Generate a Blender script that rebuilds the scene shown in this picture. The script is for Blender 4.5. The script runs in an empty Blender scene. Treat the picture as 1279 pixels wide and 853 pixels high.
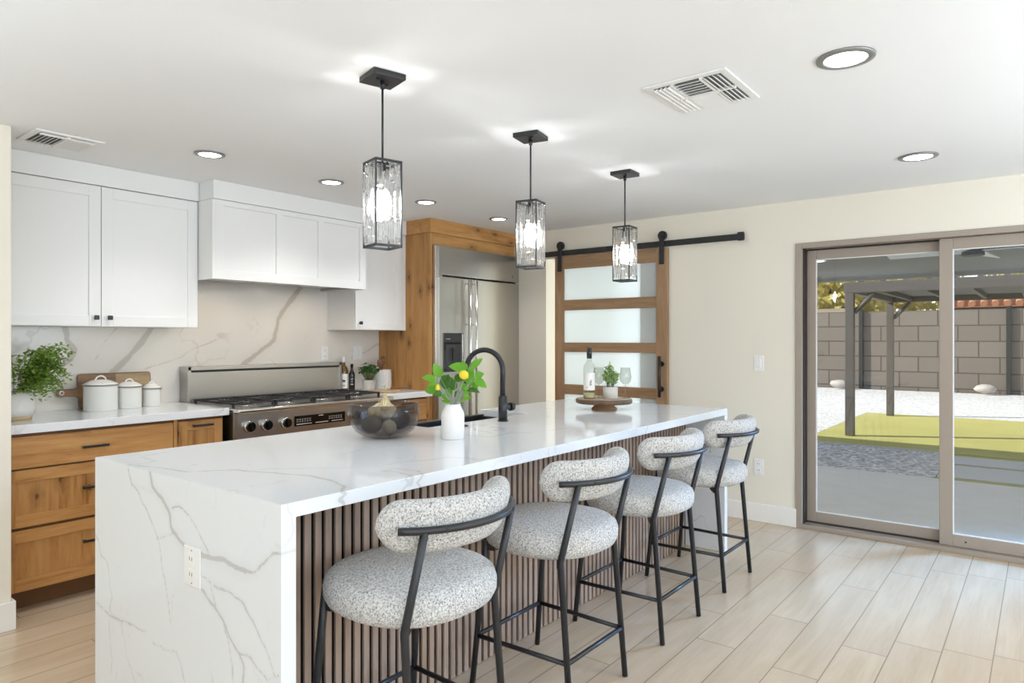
import bpy, bmesh, math, random
from mathutils import Vector, Matrix
random.seed(7)
PI = math.pi
S = bpy.context.scene
C = S.collection

# ------------------------------------------------------------------ camera
cam = bpy.data.cameras.new('camera')
cam.lens = 23.98; cam.sensor_width = 36.0; cam.sensor_fit = 'HORIZONTAL'
cam.shift_y = -0.00195
cam.clip_start = 0.05; cam.clip_end = 200
camo = bpy.data.objects.new('camera', cam); C.objects.link(camo)
camo.location = (0, 0, 1.37); camo.rotation_euler = (PI/2, 0, math.radians(-52))
S.camera = camo

# ------------------------------------------------------------------ look
S.view_settings.view_transform = 'Standard'; S.view_settings.look = 'None'
S.view_settings.gamma = 1; S.view_settings.use_curve_mapping = False
S.view_settings.exposure = 0.49
S.cycles.use_denoising = True
S.cycles.max_bounces = 10; S.cycles.diffuse_bounces = 6; S.cycles.glossy_bounces = 4
S.cycles.transmission_bounces = 10; S.cycles.transparent_max_bounces = 16
S.cycles.caustics_reflective = False; S.cycles.caustics_refractive = False
S.cycles.sample_clamp_indirect = 4.0

# ------------------------------------------------------------------ sky, sun, added fill lights
w = bpy.data.worlds.new('sky'); S.world = w; w.use_nodes = True
wn = w.node_tree.nodes; wl = w.node_tree.links
sky = wn.new('ShaderNodeTexSky'); sky.sky_type = 'NISHITA'; sky.sun_disc = False
sky.sun_elevation = math.radians(32); sky.sun_rotation = math.radians(120)
bg = wn['Background']; hs = wn.new('ShaderNodeHueSaturation'); hs.inputs['Saturation'].default_value = .5; wl.new(sky.outputs[0], hs.inputs['Color']); wl.new(hs.outputs[0], bg.inputs[0]); bg.inputs[1].default_value = 0.165

def lamp(name, typ, loc, direction, energy, color=(1, 1, 1), **k):
    d = bpy.data.lights.new(name, typ); d.energy = energy; d.color = color
    for a, b in k.items(): setattr(d, a, b)
    o = bpy.data.objects.new(name, d); C.objects.link(o); o.location = loc
    o.rotation_euler = Vector(direction).to_track_quat('-Z', 'Y').to_euler()
    return o
lamp('sun', 'SUN', (0, 6, 8), (.9, -1.56, -1.0), 4.3, (1, .95, .87), angle=.009)
lamp('rear_fill', 'AREA', (-3.7, -2.0, 1.5), (1, 0.4, 0.05), 56, (.725, .85, 1), shape='RECTANGLE', size=3.6, size_y=2.0)  # added fill behind the camera; the rear wall has no window
lamp('side_fill', 'AREA', (1.2, -3.7, 1.5), (0, 1, 0.05), 98, (.725, .85, 1), shape='RECTANGLE', size=6.5, size_y=2.0)  # added broad fill out of view, set before a wall without openings
lamp('ceiling_fill', 'AREA', (-1.2, -0.9, 1.5), (0, 0, 1), 62, (.725, .85, 1), shape='RECTANGLE', size=2.4, size_y=2.4)  # added upward fill behind the camera, brightens the ceiling by bounce
lamp('ceiling_fill_right', 'AREA', (3.0, -2.0, 1.5), (0, 0.1, 1), 68, (.725, .85, 1), shape='RECTANGLE', size=2.6, size_y=2.0)  # added upward fill, unseen, evens out the ceiling on the right
lamp('ceiling_fill_left', 'AREA', (-1.0, 2.4, 1.5), (0, 0, 1), 23, (.725, .85, 1), shape='RECTANGLE', size=1.6, size_y=1.6)  # added upward fill, unseen, lifts the ceiling on the left
lamp('floor_glare_fill', 'AREA', (7.2, -.95, 1.85), (-1, .36, -.58), 36, (.24, .50, 1), shape='RECTANGLE', size=.9, size_y=.6, spread=math.radians(65))  # added blue lamp outside the door, gives the floor a bluish glare

# ------------------------------------------------------------------ materials
def lin(c):
    return tuple((x/255/12.92 if x/255 <= .04045 else ((x/255+.055)/1.055)**2.4) for x in c)
class NT:
    def __init__(s, name):
        s.m = bpy.data.materials.new(name); s.m.use_nodes = True
        s.t = s.m.node_tree; s.n = s.t.nodes; s.l = s.t.links
        s.b = s.n['Principled BSDF']; s.out = s.n['Material Output']
        s._co = None
    def new(s, t, **k):
        x = s.n.new(t)
        for a, b in k.items(): setattr(x, a, b)
        return x
    def co(s):
        if not s._co: s._co = s.new('ShaderNodeTexCoord').outputs['Object']
        return s._co
    def put(s, sock, v):
        if isinstance(v, bpy.types.NodeSocket): s.l.new(v, sock)
        elif isinstance(v, (tuple, list)) and sock.type == 'RGBA' and len(v) == 3: sock.default_value = (*v, 1)
        else: sock.default_value = v
    def math(s, op, a, b=None, c=None, clamp=False):
        x = s.new('ShaderNodeMath', operation=op, use_clamp=clamp)
        for i, v in enumerate((a, b, c)):
            if v is not None: s.put(x.inputs[i], v)
        return x.outputs[0]
    def vec(s, op, a, b=None, out=0, scale=None):
        x = s.new('ShaderNodeVectorMath', operation=op)
        s.put(x.inputs[0], a)
        if b is not None: s.put(x.inputs[1], b)
        if scale is not None: s.put(x.inputs['Scale'], scale)
        return x.outputs[out]
    def noise(s, scale, detail=3, rough=.5, vec=None, out='Fac', dist=0):
        x = s.new('ShaderNodeTexNoise'); x.inputs['Scale'].default_value = scale
        x.inputs['Detail'].default_value = detail; x.inputs['Roughness'].default_value = rough
        x.inputs['Distortion'].default_value = dist
        s.l.new(vec if vec is not None else s.co(), x.inputs['Vector'])
        return x.outputs[out]
    def ramp(s, fac, stops):
        x = s.new('ShaderNodeValToRGB'); s.put(x.inputs[0], fac)
        e = x.color_ramp.elements
        while len(e) > len(stops): e.remove(e[-1])
        while len(e) < len(stops): e.new(1)
        for i, (p, c) in enumerate(stops): e[i].position = p; e[i].color = (*c, 1)
        return x.outputs[0]
    def mix(s, f, a, b, mode='MIX'):
        x = s.new('ShaderNodeMix', data_type='RGBA', blend_type=mode)
        s.put(x.inputs[0], f); s.put(x.inputs[6], a); s.put(x.inputs[7], b)
        return x.outputs[2]
    def smooth(s, v, a, b, c=0., d=1.):
        x = s.new('ShaderNodeMapRange', interpolation_type='SMOOTHSTEP')
        s.put(x.inputs[0], v)
        for i, q in enumerate((a, b, c, d)): s.put(x.inputs[i+1], q)
        return x.outputs[0]
    def bump(s, h, strength=.2, dist=.002):
        x = s.new('ShaderNodeBump'); x.inputs['Strength'].default_value = strength
        x.inputs['Distance'].default_value = dist; s.l.new(h, x.inputs['Height'])
        s.l.new(x.outputs[0], s.b.inputs['Normal'])
    def base(s, c, rough=.5, metal=0., spec=.5, coat=0.):
        s.put(s.b.inputs['Base Color'], c); s.put(s.b.inputs['Roughness'], rough)
        s.b.inputs['Metallic'].default_value = metal; s.b.inputs['Specular IOR Level'].default_value = spec
        if coat: s.b.inputs['Coat Weight'].default_value = coat; s.b.inputs['Coat Roughness'].default_value = .08
        return s
def plain(name, c, rough=.5, metal=0., spec=.5, bump=None, var=.0):
    n = NT(name)
    if var:
        f = n.noise(6, 4)
        c2 = tuple(x*(1-var) for x in c)
        col = n.mix(f, c2, c)
    else: col = c
    n.base(col, rough, metal, spec)
    if bump: n.bump(n.noise(bump[0], 4), bump[1], bump[2])
    return n.m
def emit(name, c, k):
    n = NT(name); n.base(c, .4)
    n.put(n.b.inputs['Emission Color'], c); n.b.inputs['Emission Strength'].default_value = k
    return n.m

def wood(name, light, mid, dark, axis=2, knots=True, scale=1., rough=.42, boards=0):
    n = NT(name); co = n.co()
    sc = [9*scale]*3; sc[axis] = .9*scale
    if boards:   # glued boards running along the grain, each with its own offset
        sx = n.new('ShaderNodeSeparateXYZ'); n.l.new(co, sx.inputs[0])
        tr = [a for a in (0, 1, 2) if a != axis]
        cell = n.math('FLOOR', n.math('MULTIPLY', n.math('ADD', sx.outputs[tr[0]], n.math('MULTIPLY', sx.outputs[tr[1]], 1.0)), 1/boards))
        wn_ = n.new('ShaderNodeTexWhiteNoise', noise_dimensions='1D'); n.l.new(cell, wn_.inputs['W'])
        co = n.vec('ADD', co, n.vec('SCALE', wn_.outputs['Color'], scale=5.0)); bt = wn_.outputs['Value']
    v = n.vec('MULTIPLY', co, tuple(sc))
    g1 = n.noise(1.6, 5, .6, v, dist=.9)
    v2 = n.vec('MULTIPLY', co, tuple(x*5 for x in sc))
    g2 = n.noise(2.0, 4, .6, v2)
    f = n.math('ADD', n.math('MULTIPLY', g1, .75), n.math('MULTIPLY', g2, .25))
    col = n.ramp(f, [(.30, dark), (.45, mid), (.66, light)])
    if boards: col = n.mix(n.math('MULTIPLY', bt, .35), col, dark)
    if knots:
        sk_ = n.new('ShaderNodeSeparateXYZ'); n.l.new(n.co(), sk_.inputs[0])
        ck = n.new('ShaderNodeCombineXYZ')
        n.l.new(n.math('MULTIPLY', n.math('ADD', sk_.outputs[0], sk_.outputs[1]), 4.2 if axis == 0 else 8.5), ck.inputs[0])
        n.l.new(n.math('MULTIPLY', sk_.outputs[2], 8.5 if axis == 0 else 4.2), ck.inputs[1])
        vk = n.vec('ADD', ck.outputs[0], n.vec('SCALE', n.noise(22, 3, .6, out='Color'), scale=.30))
        vo = n.new('ShaderNodeTexVoronoi', voronoi_dimensions='2D'); vo.inputs['Scale'].default_value = 1.0; n.l.new(vk, vo.inputs['Vector'])
        d = vo.outputs['Distance']
        sepc = n.new('ShaderNodeSeparateColor'); n.l.new(vo.outputs['Color'], sepc.inputs[0])
        gate = n.math('GREATER_THAN', sepc.outputs[0], .62)
        k = n.math('MULTIPLY', n.math('MAXIMUM', n.smooth(d, .05, .15, .85, 0), n.smooth(d, .10, .42, .38, 0)), gate)
        col = n.mix(k, col, tuple(x*.35 for x in dark))
    n.base(col, rough, 0, .4); n.bump(g2, .08, .001)
    return n.m

def quartz(name, veins=(), ground=(.80, .79, .77), vc=(.40, .385, .36), rough=.10, faint=.35, seed=0, nscale=1.0, attr=False):
    """veins: list of (half width, strength, [points])"""
    n = NT(name); n._co = n.new('ShaderNodeNewGeometry').outputs['Position']; co = n.co()
    wob = n.vec('SCALE', n.vec('SUBTRACT', n.noise(9, 4, .6, out='Color'), (.5, .5, .5)), scale=.035)
    fine = n.vec('SCALE', n.vec('SUBTRACT', n.noise(60, 3, .6, out='Color'), (.5, .5, .5)), scale=.007)
    p = n.vec('ADD', n.vec('ADD', co, wob), fine)
    wv = n.math('ADD', n.math('MULTIPLY', n.noise(7, 3), 1.7), .15)
    tot = None
    for (hw, st, pts) in veins:
        best = None
        for a, b in zip(pts[:-1], pts[1:]):
            a = Vector(a); b = Vector(b); ba = b-a; L2 = ba.length_squared
            pa = n.vec('SUBTRACT', p, tuple(a))
            h = n.math('MULTIPLY', n.vec('DOT_PRODUCT', pa, tuple(ba), out=1), 1/L2, clamp=True)
            d = n.vec('LENGTH', n.vec('SUBTRACT', pa, n.vec('SCALE', tuple(ba), scale=h)), out=1)
            best = d if best is None else n.math('MINIMUM', best, d)
        x = n.math('DIVIDE', best, n.math('MULTIPLY', wv, hw))
        m = n.smooth(x, .55, 1.25, st, 0)
        halo = n.smooth(x, .5, 4.5, st*.16, 0)
        m = n.math('MAXIMUM', m, halo)
        tot = m if tot is None else n.math('MAXIMUM', tot, m)
    if attr:
        at = n.new('ShaderNodeAttribute', attribute_name='vein_distance'); st_ = n.new('ShaderNodeAttribute', attribute_name='vein_strength')
        x = n.math('DIVIDE', at.outputs['Fac'], wv)
        m = n.math('MULTIPLY', n.math('MAXIMUM', n.smooth(x, .45, 1.2, 1, 0), n.smooth(x, .5, 4.5, .16, 0)), st_.outputs['Fac'])
        tot = m if tot is None else n.math('MAXIMUM', tot, m)
    # natural background veining
    q = n.vec('ADD', n.vec('ADD', co, (seed*3.1, seed*1.7, seed)), n.vec('SCALE', n.noise(2.2*nscale, 4, .55, out='Color'), scale=.55))
    r1 = n.math('ABSOLUTE', n.math('SUBTRACT', n.noise(1.5*nscale, 2, .4, q), .5))
    gate = n.smooth(n.noise(1.9*nscale, 2, .5, n.vec('ADD', co, (7+seed, 2, 4))), .45, .62)
    v1 = n.math('MULTIPLY', n.smooth(r1, .0, .008, faint, 0), gate)
    r2 = n.math('ABSOLUTE', n.math('SUBTRACT', n.noise(3.6*nscale, 3, .5, n.vec('ADD', q, (4, 9, 1))), .5))
    v2 = n.math('MULTIPLY', n.smooth(r2, .0, .007, faint*.55, 0), n.smooth(n.noise(2.7*nscale, 2), .47, .62))
    v = n.math('MAXIMUM', v1, v2)
    if tot is not None: v = n.math('MAXIMUM', v, tot)
    cloud = n.mix(n.math('MULTIPLY', n.noise(3, 3), .18), ground, tuple(x*.86 for x in ground))
    n.base(n.mix(v, cloud, vc), rough, 0, .5)
    return n.m

def steel(name, c=(.50, .48, .45), rough=.27, axis=0):
    n = NT(name); sc = [160]*3; sc[axis] = .25
    g = n.noise(1, 2, .5, n.vec('MULTIPLY', n.co(), tuple(sc)))
    n.base(n.mix(g, tuple(x*.93 for x in c), c), n.math('ADD', n.math('MULTIPLY', g, .05), rough), 1.0)
    return n.m
def glass_thin(name, tint=(.96, .98, .97), refl=.5):
    n = NT(name)
    tr = n.new('ShaderNodeBsdfTransparent'); tr.inputs[0].default_value = (*tint, 1)
    gl = n.new('ShaderNodeBsdfGlossy'); gl.inputs['Roughness'].default_value = .01
    lw = n.new('ShaderNodeLayerWeight'); lw.inputs[0].default_value = .5
    fz = n.math('ADD', n.math('MULTIPLY', n.math('POWER', lw.outputs['Facing'], 5.0), .9), .04)
    mx = n.new('ShaderNodeMixShader'); n.l.new(n.math('MULTIPLY', fz, refl), mx.inputs[0])
    n.l.new(tr.outputs[0], mx.inputs[1]); n.l.new(gl.outputs[0], mx.inputs[2]); n.l.new(mx.outputs[0], n.out.inputs[0])
    return n.m

M = {}
M['wall'] = plain('cream_wall_paint', (.80, .752, .645), .72, 0, .3, (120, .08, .002))
M['ceil'] = plain('white_ceiling_paint', (.86, .87, .88), .85, 0, .2, (45, .12, .004))
M['cab'] = plain('white_cabinet_lacquer', (.79, .79, .78), .34, 0, .45)
M['base'] = plain('white_trim_paint', (.84, .82, .78), .4)
AL, AM, AD = (.60, .335, .125), (.47, .235, .075), (.27, .115, .032)
M['alder_h'] = wood('knotty_alder_horizontal', AL, AM, AD, 0)
M['alder_v'] = wood('knotty_alder_vertical', AL, AM, AD, 2)
M['alder_b'] = wood('knotty_alder_boards', AL, AM, AD, 2, boards=.105)
M['toe'] = plain('dark_toe_kick_wood', (.16, .075, .025), .6)
M['barn_h'] = wood('barn_oak_horizontal', (.40, .255, .145), (.30, .18, .095), (.20, .115, .06), 1, knots=False)
M['barn_v'] = wood('barn_oak_vertical', (.40, .255, .145), (.30, .18, .095), (.20, .115, .06), 2, knots=False)
M['slat'] = wood('grey_walnut_slat', (.42, .315, .25), (.33, .24, .185), (.22, .155, .12), 2, knots=False)
M['felt'] = plain('black_felt', (.008, .008, .009), .95, 0, .1)
M['black'] = plain('matte_black_metal', (.016, .017, .019), .38, 0, .5, (90, .03, .001))
M['blackdull'] = plain('black_iron', (.02, .02, .021), .55, 0, .4, (60, .2, .002))
M['sink'] = plain('black_composite', (.015, .016, .017), .3, 0, .5)
M['steel'] = steel('brushed_steel_horizontal', axis=0)
M['steel_v'] = steel('brushed_steel_vertical', (.54, .515, .465), .28, axis=2)
M['chrome'] = plain('polished_steel', (.72, .71, .69), .16, 1.0)
M['gloss_black'] = plain('black_glass', (.006, .006, .007), .06, 0, .6)
M['white_plastic'] = plain('white_plastic', (.84, .83, .81), .35)
M['slot'] = plain('dark_slot', (.03, .03, .03), .6)
M['white_ceramic'] = plain('white_glazed_ceramic', (.82, .80, .76), .22, 0, .5, None, .03)
M['matte_ceramic'] = plain('matte_white_ceramic', (.80, .77, .74), .5, 0, .4, (70, .06, .002))
M['tan'] = plain('raw_clay', (.55, .40, .24), .8)
M['enamel'] = plain('white_enamel', (.80, .79, .74), .18, 0, .5, None, .04)
M['rim'] = plain('grey_enamel_rim', (.22, .2, .18), .4)
M['frame'] = plain('taupe_vinyl', (.35, .295, .245), .38, 0, .45)
M['gasket'] = plain('dark_gasket', (.03, .022, .018), .7)
M['taupe_edge'] = plain('pale_glazing_bead', (.75, .74, .72), .4)
M['glass'] = glass_thin('clear_pane_glass', refl=.75)
M['lens'] = emit('lit_lens', (1, .985, .95), 9)
M['bulb'] = emit('lit_bulb', (1, .985, .96), 215)
M['ringgrey'] = plain('grey_light_trim', (.28, .28, .27), .35, .5)
M['vent'] = plain('white_vent_metal', (.82, .82, .81), .45)
M['ventdark'] = plain('vent_duct_metal', (.24, .24, .235), .8)

def crystal():
    n = NT('crystal_glass')
    g = n.new('ShaderNodeBsdfGlass'); g.inputs['IOR'].default_value = 1.5; g.inputs['Roughness'].default_value = 0.0
    t = n.new('ShaderNodeBsdfTransparent'); t.inputs[0].default_value = (.97, .97, .97, 1)
    m = n.new('ShaderNodeMixShader'); m.inputs[0].default_value = .36
    n.l.new(g.outputs[0], m.inputs[1]); n.l.new(t.outputs[0], m.inputs[2]); n.l.new(m.outputs[0], n.out.inputs[0])
    return n.m
M['crystal'] = crystal()
def frosted():
    n = NT('frosted_glass'); n.base((.93, .97, .98), .4, 0, .5)
    n.b.inputs['Transmission Weight'].default_value = 1.0; n.b.inputs['IOR'].default_value = 1.2
    d = n.new('ShaderNodeBsdfDiffuse'); d.inputs[0].default_value = (.91, .925, .90, 1)
    tl = n.new('ShaderNodeBsdfTranslucent'); tl.inputs[0].default_value = (.90, .95, .96, 1)
    m0 = n.new('ShaderNodeMixShader'); m0.inputs[0].default_value = .6
    n.l.new(n.b.outputs[0], m0.inputs[1]); n.l.new(tl.outputs[0], m0.inputs[2])
    m = n.new('ShaderNodeMixShader'); m.inputs[0].default_value = .42
    n.l.new(m0.outputs[0], m.inputs[1]); n.l.new(d.outputs[0], m.inputs[2]); n.l.new(m.outputs[0], n.out.inputs[0])
    return n.m
M['frosted'] = frosted()
M['smoke'] = glass_thin('smoky_glass', (.68, .66, .665), 1.0)
M['clearglass'] = glass_thin('clear_bottle_glass', (.90, .91, .89), 1.0)
M['amber'] = plain('amber_glass', (.13, .065, .012), .08, 0, .6)
M['darkglass'] = plain('black_bottle_glass', (.010, .010, .012), .1, 0, .6)
M['label'] = plain('cream_paper_label', (.82, .80, .75), .6)
M['ink'] = plain('printed_ink', (.03, .03, .03), .6)
M['inkgrey'] = plain('grey_printed_ink', (.30, .30, .28), .6)
M['spoonwood'] = wood('dark_spoon_wood', (.22, .10, .045), (.16, .07, .03), (.09, .04, .018), 2, knots=False)
M['boardwood'] = wood('acacia_board', (.34, .19, .09), (.22, .125, .07), (.14, .08, .045), 0, knots=False, scale=1.6)
M['lightwood'] = wood('pale_board', (.50, .36, .2), (.40, .28, .15), (.30, .2, .1), 0, knots=False, scale=1.6)
M['bark'] = wood('bark_edge', (.16, .095, .055), (.10, .06, .035), (.05, .03, .02), 2, knots=False, scale=4)
M['standwood'] = wood('honey_wood', (.40, .22, .09), (.30, .16, .065), (.2, .1, .04), 0, knots=False, scale=2)
M['slabtop'] = wood('slab_top_wood', (.44, .33, .23), (.34, .25, .17), (.22, .15, .1), 0, knots=False, scale=2)
def leafmat(name, a, b, tl=.25):
    n = NT(name); n.base(n.mix(n.noise(14, 2), a, b), .38, 0, .45)
    n.b.inputs['Subsurface Weight'].default_value = 0
    t = n.new('ShaderNodeBsdfTranslucent'); t.inputs[0].default_value = (*[x*1.4 for x in b], 1)
    m = n.new('ShaderNodeMixShader'); m.inputs[0].default_value = tl
    n.l.new(n.b.outputs[0], m.inputs[1]); n.l.new(t.outputs[0], m.inputs[2]); n.l.new(m.outputs[0], n.out.inputs[0])
    return n.m
M['fern'] = leafmat('fern_leaf', (.09, .17, .018), (.21, .33, .05))
M['basil'] = leafmat('basil_leaf', (.018, .075, .012), (.05, .15, .025))
M['citrus'] = leafmat('citrus_leaf', (.06, .22, .01), (.19, .45, .03))
M['citrus_dark'] = leafmat('citrus_leaf_dark', (.03, .11, .008), (.07, .20, .015))
M['herb'] = leafmat('herb_leaf', (.12, .22, .05), (.34, .45, .18))
M['stem'] = plain('green_stem', (.12, .2, .05), .6)
M['stemgrey'] = plain('grey_green_stem', (.30, .34, .25), .6)
M['bud'] = plain('pale_bud', (.72, .74, .55), .6)
M['lemon'] = plain('lemon_peel', (.83, .62, .03), .42, 0, .5, (150, .3, .001))
M['soil'] = plain('potting_soil', (.03, .02, .012), .95)
def netting():
    n = NT('cream_netting')
    ln = None
    for k in ((1, 1, 1.6), (1, 1, -1.6)):
        d_ = n.vec('DOT_PRODUCT', n.co(), (k[0]*520, k[1]*520, k[2]*330), out=1)
        q = n.math('ABSOLUTE', n.math('SINE', d_)); ln = q if ln is None else n.math('MINIMUM', ln, q)
    f = n.smooth(ln, .1, .5, 0, 1)
    n.base(n.mix(f, (.86, .78, .55), (.50, .37, .18)), .7, 0, .3); n.bump(f, .5, .002)
    return n.m
M['net'] = netting()
M['ball_grey'] = plain('grey_woven_ball', (.20, .19, .15), .8, 0, .2, (170, .8, .002), .4)
M['ball_dark'] = plain('charcoal_ball', (.085, .07, .075), .8, 0, .2, (170, .8, .002), .3)
M['ball_cream'] = plain('cream_ball', (.50, .47, .34), .8, 0, .2, (170, .8, .002), .3)
M['pot_grey'] = plain('speckled_grey_pot', (.62, .59, .54), .7, 0, .3, (90, .3, .002), .2)

def boucle():
    n = NT('boucle_fabric')
    a = n.noise(175, 4, .72, dist=.6)
    vo = n.new('ShaderNodeTexVoronoi'); vo.inputs['Scale'].default_value = 240; n.l.new(n.co(), vo.inputs['Vector'])
    col = n.ramp(a, [(.35, (.20, .195, .19)), (.46, (.50, .49, .47)), (.55, (.80, .785, .755))])
    n.base(col, .95, 0, .15)
    n.b.inputs['Sheen Weight'].default_value = .15
    h = n.math('ADD', a, n.math('MULTIPLY', n.math('SUBTRACT', 1.0, vo.outputs['Distance']), .6))
    n.bump(h, .9, .006)
    return n.m
M['boucle'] = boucle()

def floor_mat():
    n = NT('light_oak_planks'); co = n.co()
    sx = n.new('ShaderNodeSeparateXYZ'); n.l.new(co, sx.inputs[0])
    W, Lp = .181, 1.22
    ry = n.math('DIVIDE', n.math('SUBTRACT', sx.outputs[1], .899), W)
    row = n.math('FLOOR', ry)
    wr = n.new('ShaderNodeTexWhiteNoise', noise_dimensions='1D'); n.l.new(row, wr.inputs['W'])
    cx = n.math('ADD', n.math('DIVIDE', sx.outputs[0], Lp), n.math('MULTIPLY', wr.outputs['Value'], 3.7))
    col_i = n.math('FLOOR', cx)
    cv = n.new('ShaderNodeCombineXYZ'); n.l.new(row, cv.inputs[0]); n.l.new(col_i, cv.inputs[1])
    wp = n.new('ShaderNodeTexWhiteNoise', noise_dimensions='2D'); n.l.new(cv.outputs[0], wp.inputs['Vector'])
    fy = n.math('FRACT', ry); fx = n.math('FRACT', cx)
    dy = n.math('MULTIPLY', n.math('MINIMUM', fy, n.math('SUBTRACT', 1.0, fy)), W)
    dx = n.math('MULTIPLY', n.math('MINIMUM', fx, n.math('SUBTRACT', 1.0, fx)), Lp)
    seam = n.smooth(n.math('MINIMUM', dx, dy), .0012, .0034, 1, 0)
    v = n.vec('ADD', n.vec('MULTIPLY', co, (.7, 6, 1)), n.vec('SCALE', wp.outputs['Color'], scale=9))
    g = n.noise(1.7, 5, .6, v, dist=.6)
    g2 = n.noise(6, 4, .6, n.vec('MULTIPLY', v, (1, 2.2, 1)))
    c = n.ramp(n.math('ADD', n.math('MULTIPLY', g, .7), n.math('MULTIPLY', g2, .3)),
               [(.3, (.50, .385, .265)), (.5, (.565, .445, .315)), (.7, (.62, .50, .365))])
    c = n.mix(n.math('MULTIPLY', wp.outputs['Value'], .28), c, (.42, .315, .22))
    c = n.mix(n.math('MULTIPLY', seam, .8), c, (.22, .16, .11))
    n.base(c, n.math('ADD', n.math('MULTIPLY', g2, .12), .17), 0, .6)
    n.bump(n.math('SUBTRACT', n.math('MULTIPLY', g2, .15), seam), .12, .001)
    return n.m
M['floor'] = floor_mat()

def block_mat():
    n = NT('grey_block_wall'); co = n.co()
    sx = n.new('ShaderNodeSeparateXYZ'); n.l.new(co, sx.inputs[0])
    cb = n.new('ShaderNodeCombineXYZ'); n.l.new(sx.outputs[1], cb.inputs[0]); n.l.new(sx.outputs[2], cb.inputs[1])
    br = n.new('ShaderNodeTexBrick'); n.l.new(cb.outputs[0], br.inputs['Vector'])
    br.inputs['Scale'].default_value = 1.0; br.inputs['Brick Width'].default_value = .95; br.inputs['Row Height'].default_value = .44
    br.inputs['Mortar Size'].default_value = .02; br.inputs['Mortar Smooth'].default_value = .3
    br.inputs['Color1'].default_value = (.19, .16, .138, 1); br.inputs['Color2'].default_value = (.225, .192, .165, 1); br.inputs['Mortar'].default_value = (.075, .062, .055, 1)
    n.base(n.mix(n.math('MULTIPLY', n.noise(20, 4), .35), br.outputs[0], (.15, .132, .122)), .9, 0, .2)
    return n.m
M['block'] = block_mat()
M['concrete'] = plain('pale_concrete', (.82, .785, .75), .55, 0, .5, (30, .1, .002), .15)
M['slabstone'] = plain('pale_stepping_stone', (.70, .68, .66), .8, 0, .3, (40, .1, .002), .08)
def gravel(name, a, b, sc):
    n = NT(name)
    vo = n.new('ShaderNodeTexVoronoi'); vo.inputs['Scale'].default_value = sc; n.l.new(n.co(), vo.inputs['Vector'])
    s = n.new('ShaderNodeSeparateColor'); n.l.new(vo.outputs['Color'], s.inputs[0])
    n.base(n.mix(s.outputs[0], a, b), .9, 0, .2); n.bump(vo.outputs['Distance'], .7, .02)
    return n.m
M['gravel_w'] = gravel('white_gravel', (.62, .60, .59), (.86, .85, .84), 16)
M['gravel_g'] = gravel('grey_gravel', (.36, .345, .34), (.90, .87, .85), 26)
def turf():
    n = NT('green_turf'); a = n.noise(1.2, 3); b = n.noise(90, 3)
    n.base(n.mix(n.math('ADD', n.math('MULTIPLY', a, .4), n.math('MULTIPLY', b, .5)), (.42, .41, .12), (.78, .71, .27)), .9, 0, .2)
    n.bump(b, .8, .02)
    return n.m
M['turf'] = turf()
M['pergola'] = plain('grey_brown_pergola_paint', (.115, .10, .093), .55, 0, .4)
M['pergola_dark'] = plain('dark_pergola_panel', (.045, .042, .042), .6)
M['soffit'] = plain('grey_patio_ceiling', (.34, .315, .275), .8, 0, .2, (30, .1, .003))
M['fanwhite'] = plain('white_fan_blade', (.85, .85, .80), .4)
M['tile'] = NT('orange_roof_tile').base((.55, .24, .12), .8).m
M['stucco'] = plain('tan_stucco', (.42, .33, .25), .9)
M['tree'] = leafmat('olive_yellow_leaf', (.34, .31, .08), (.66, .58, .22), .3)
M['trunk'] = plain('brown_trunk', (.12, .09, .06), .9)
M['boulder'] = plain('white_boulder', (.5, .46, .43), .9, 0, .2, (12, .5, .02))
M['extwall'] = plain('exterior_stucco', (.55, .48, .40), .9)

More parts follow.
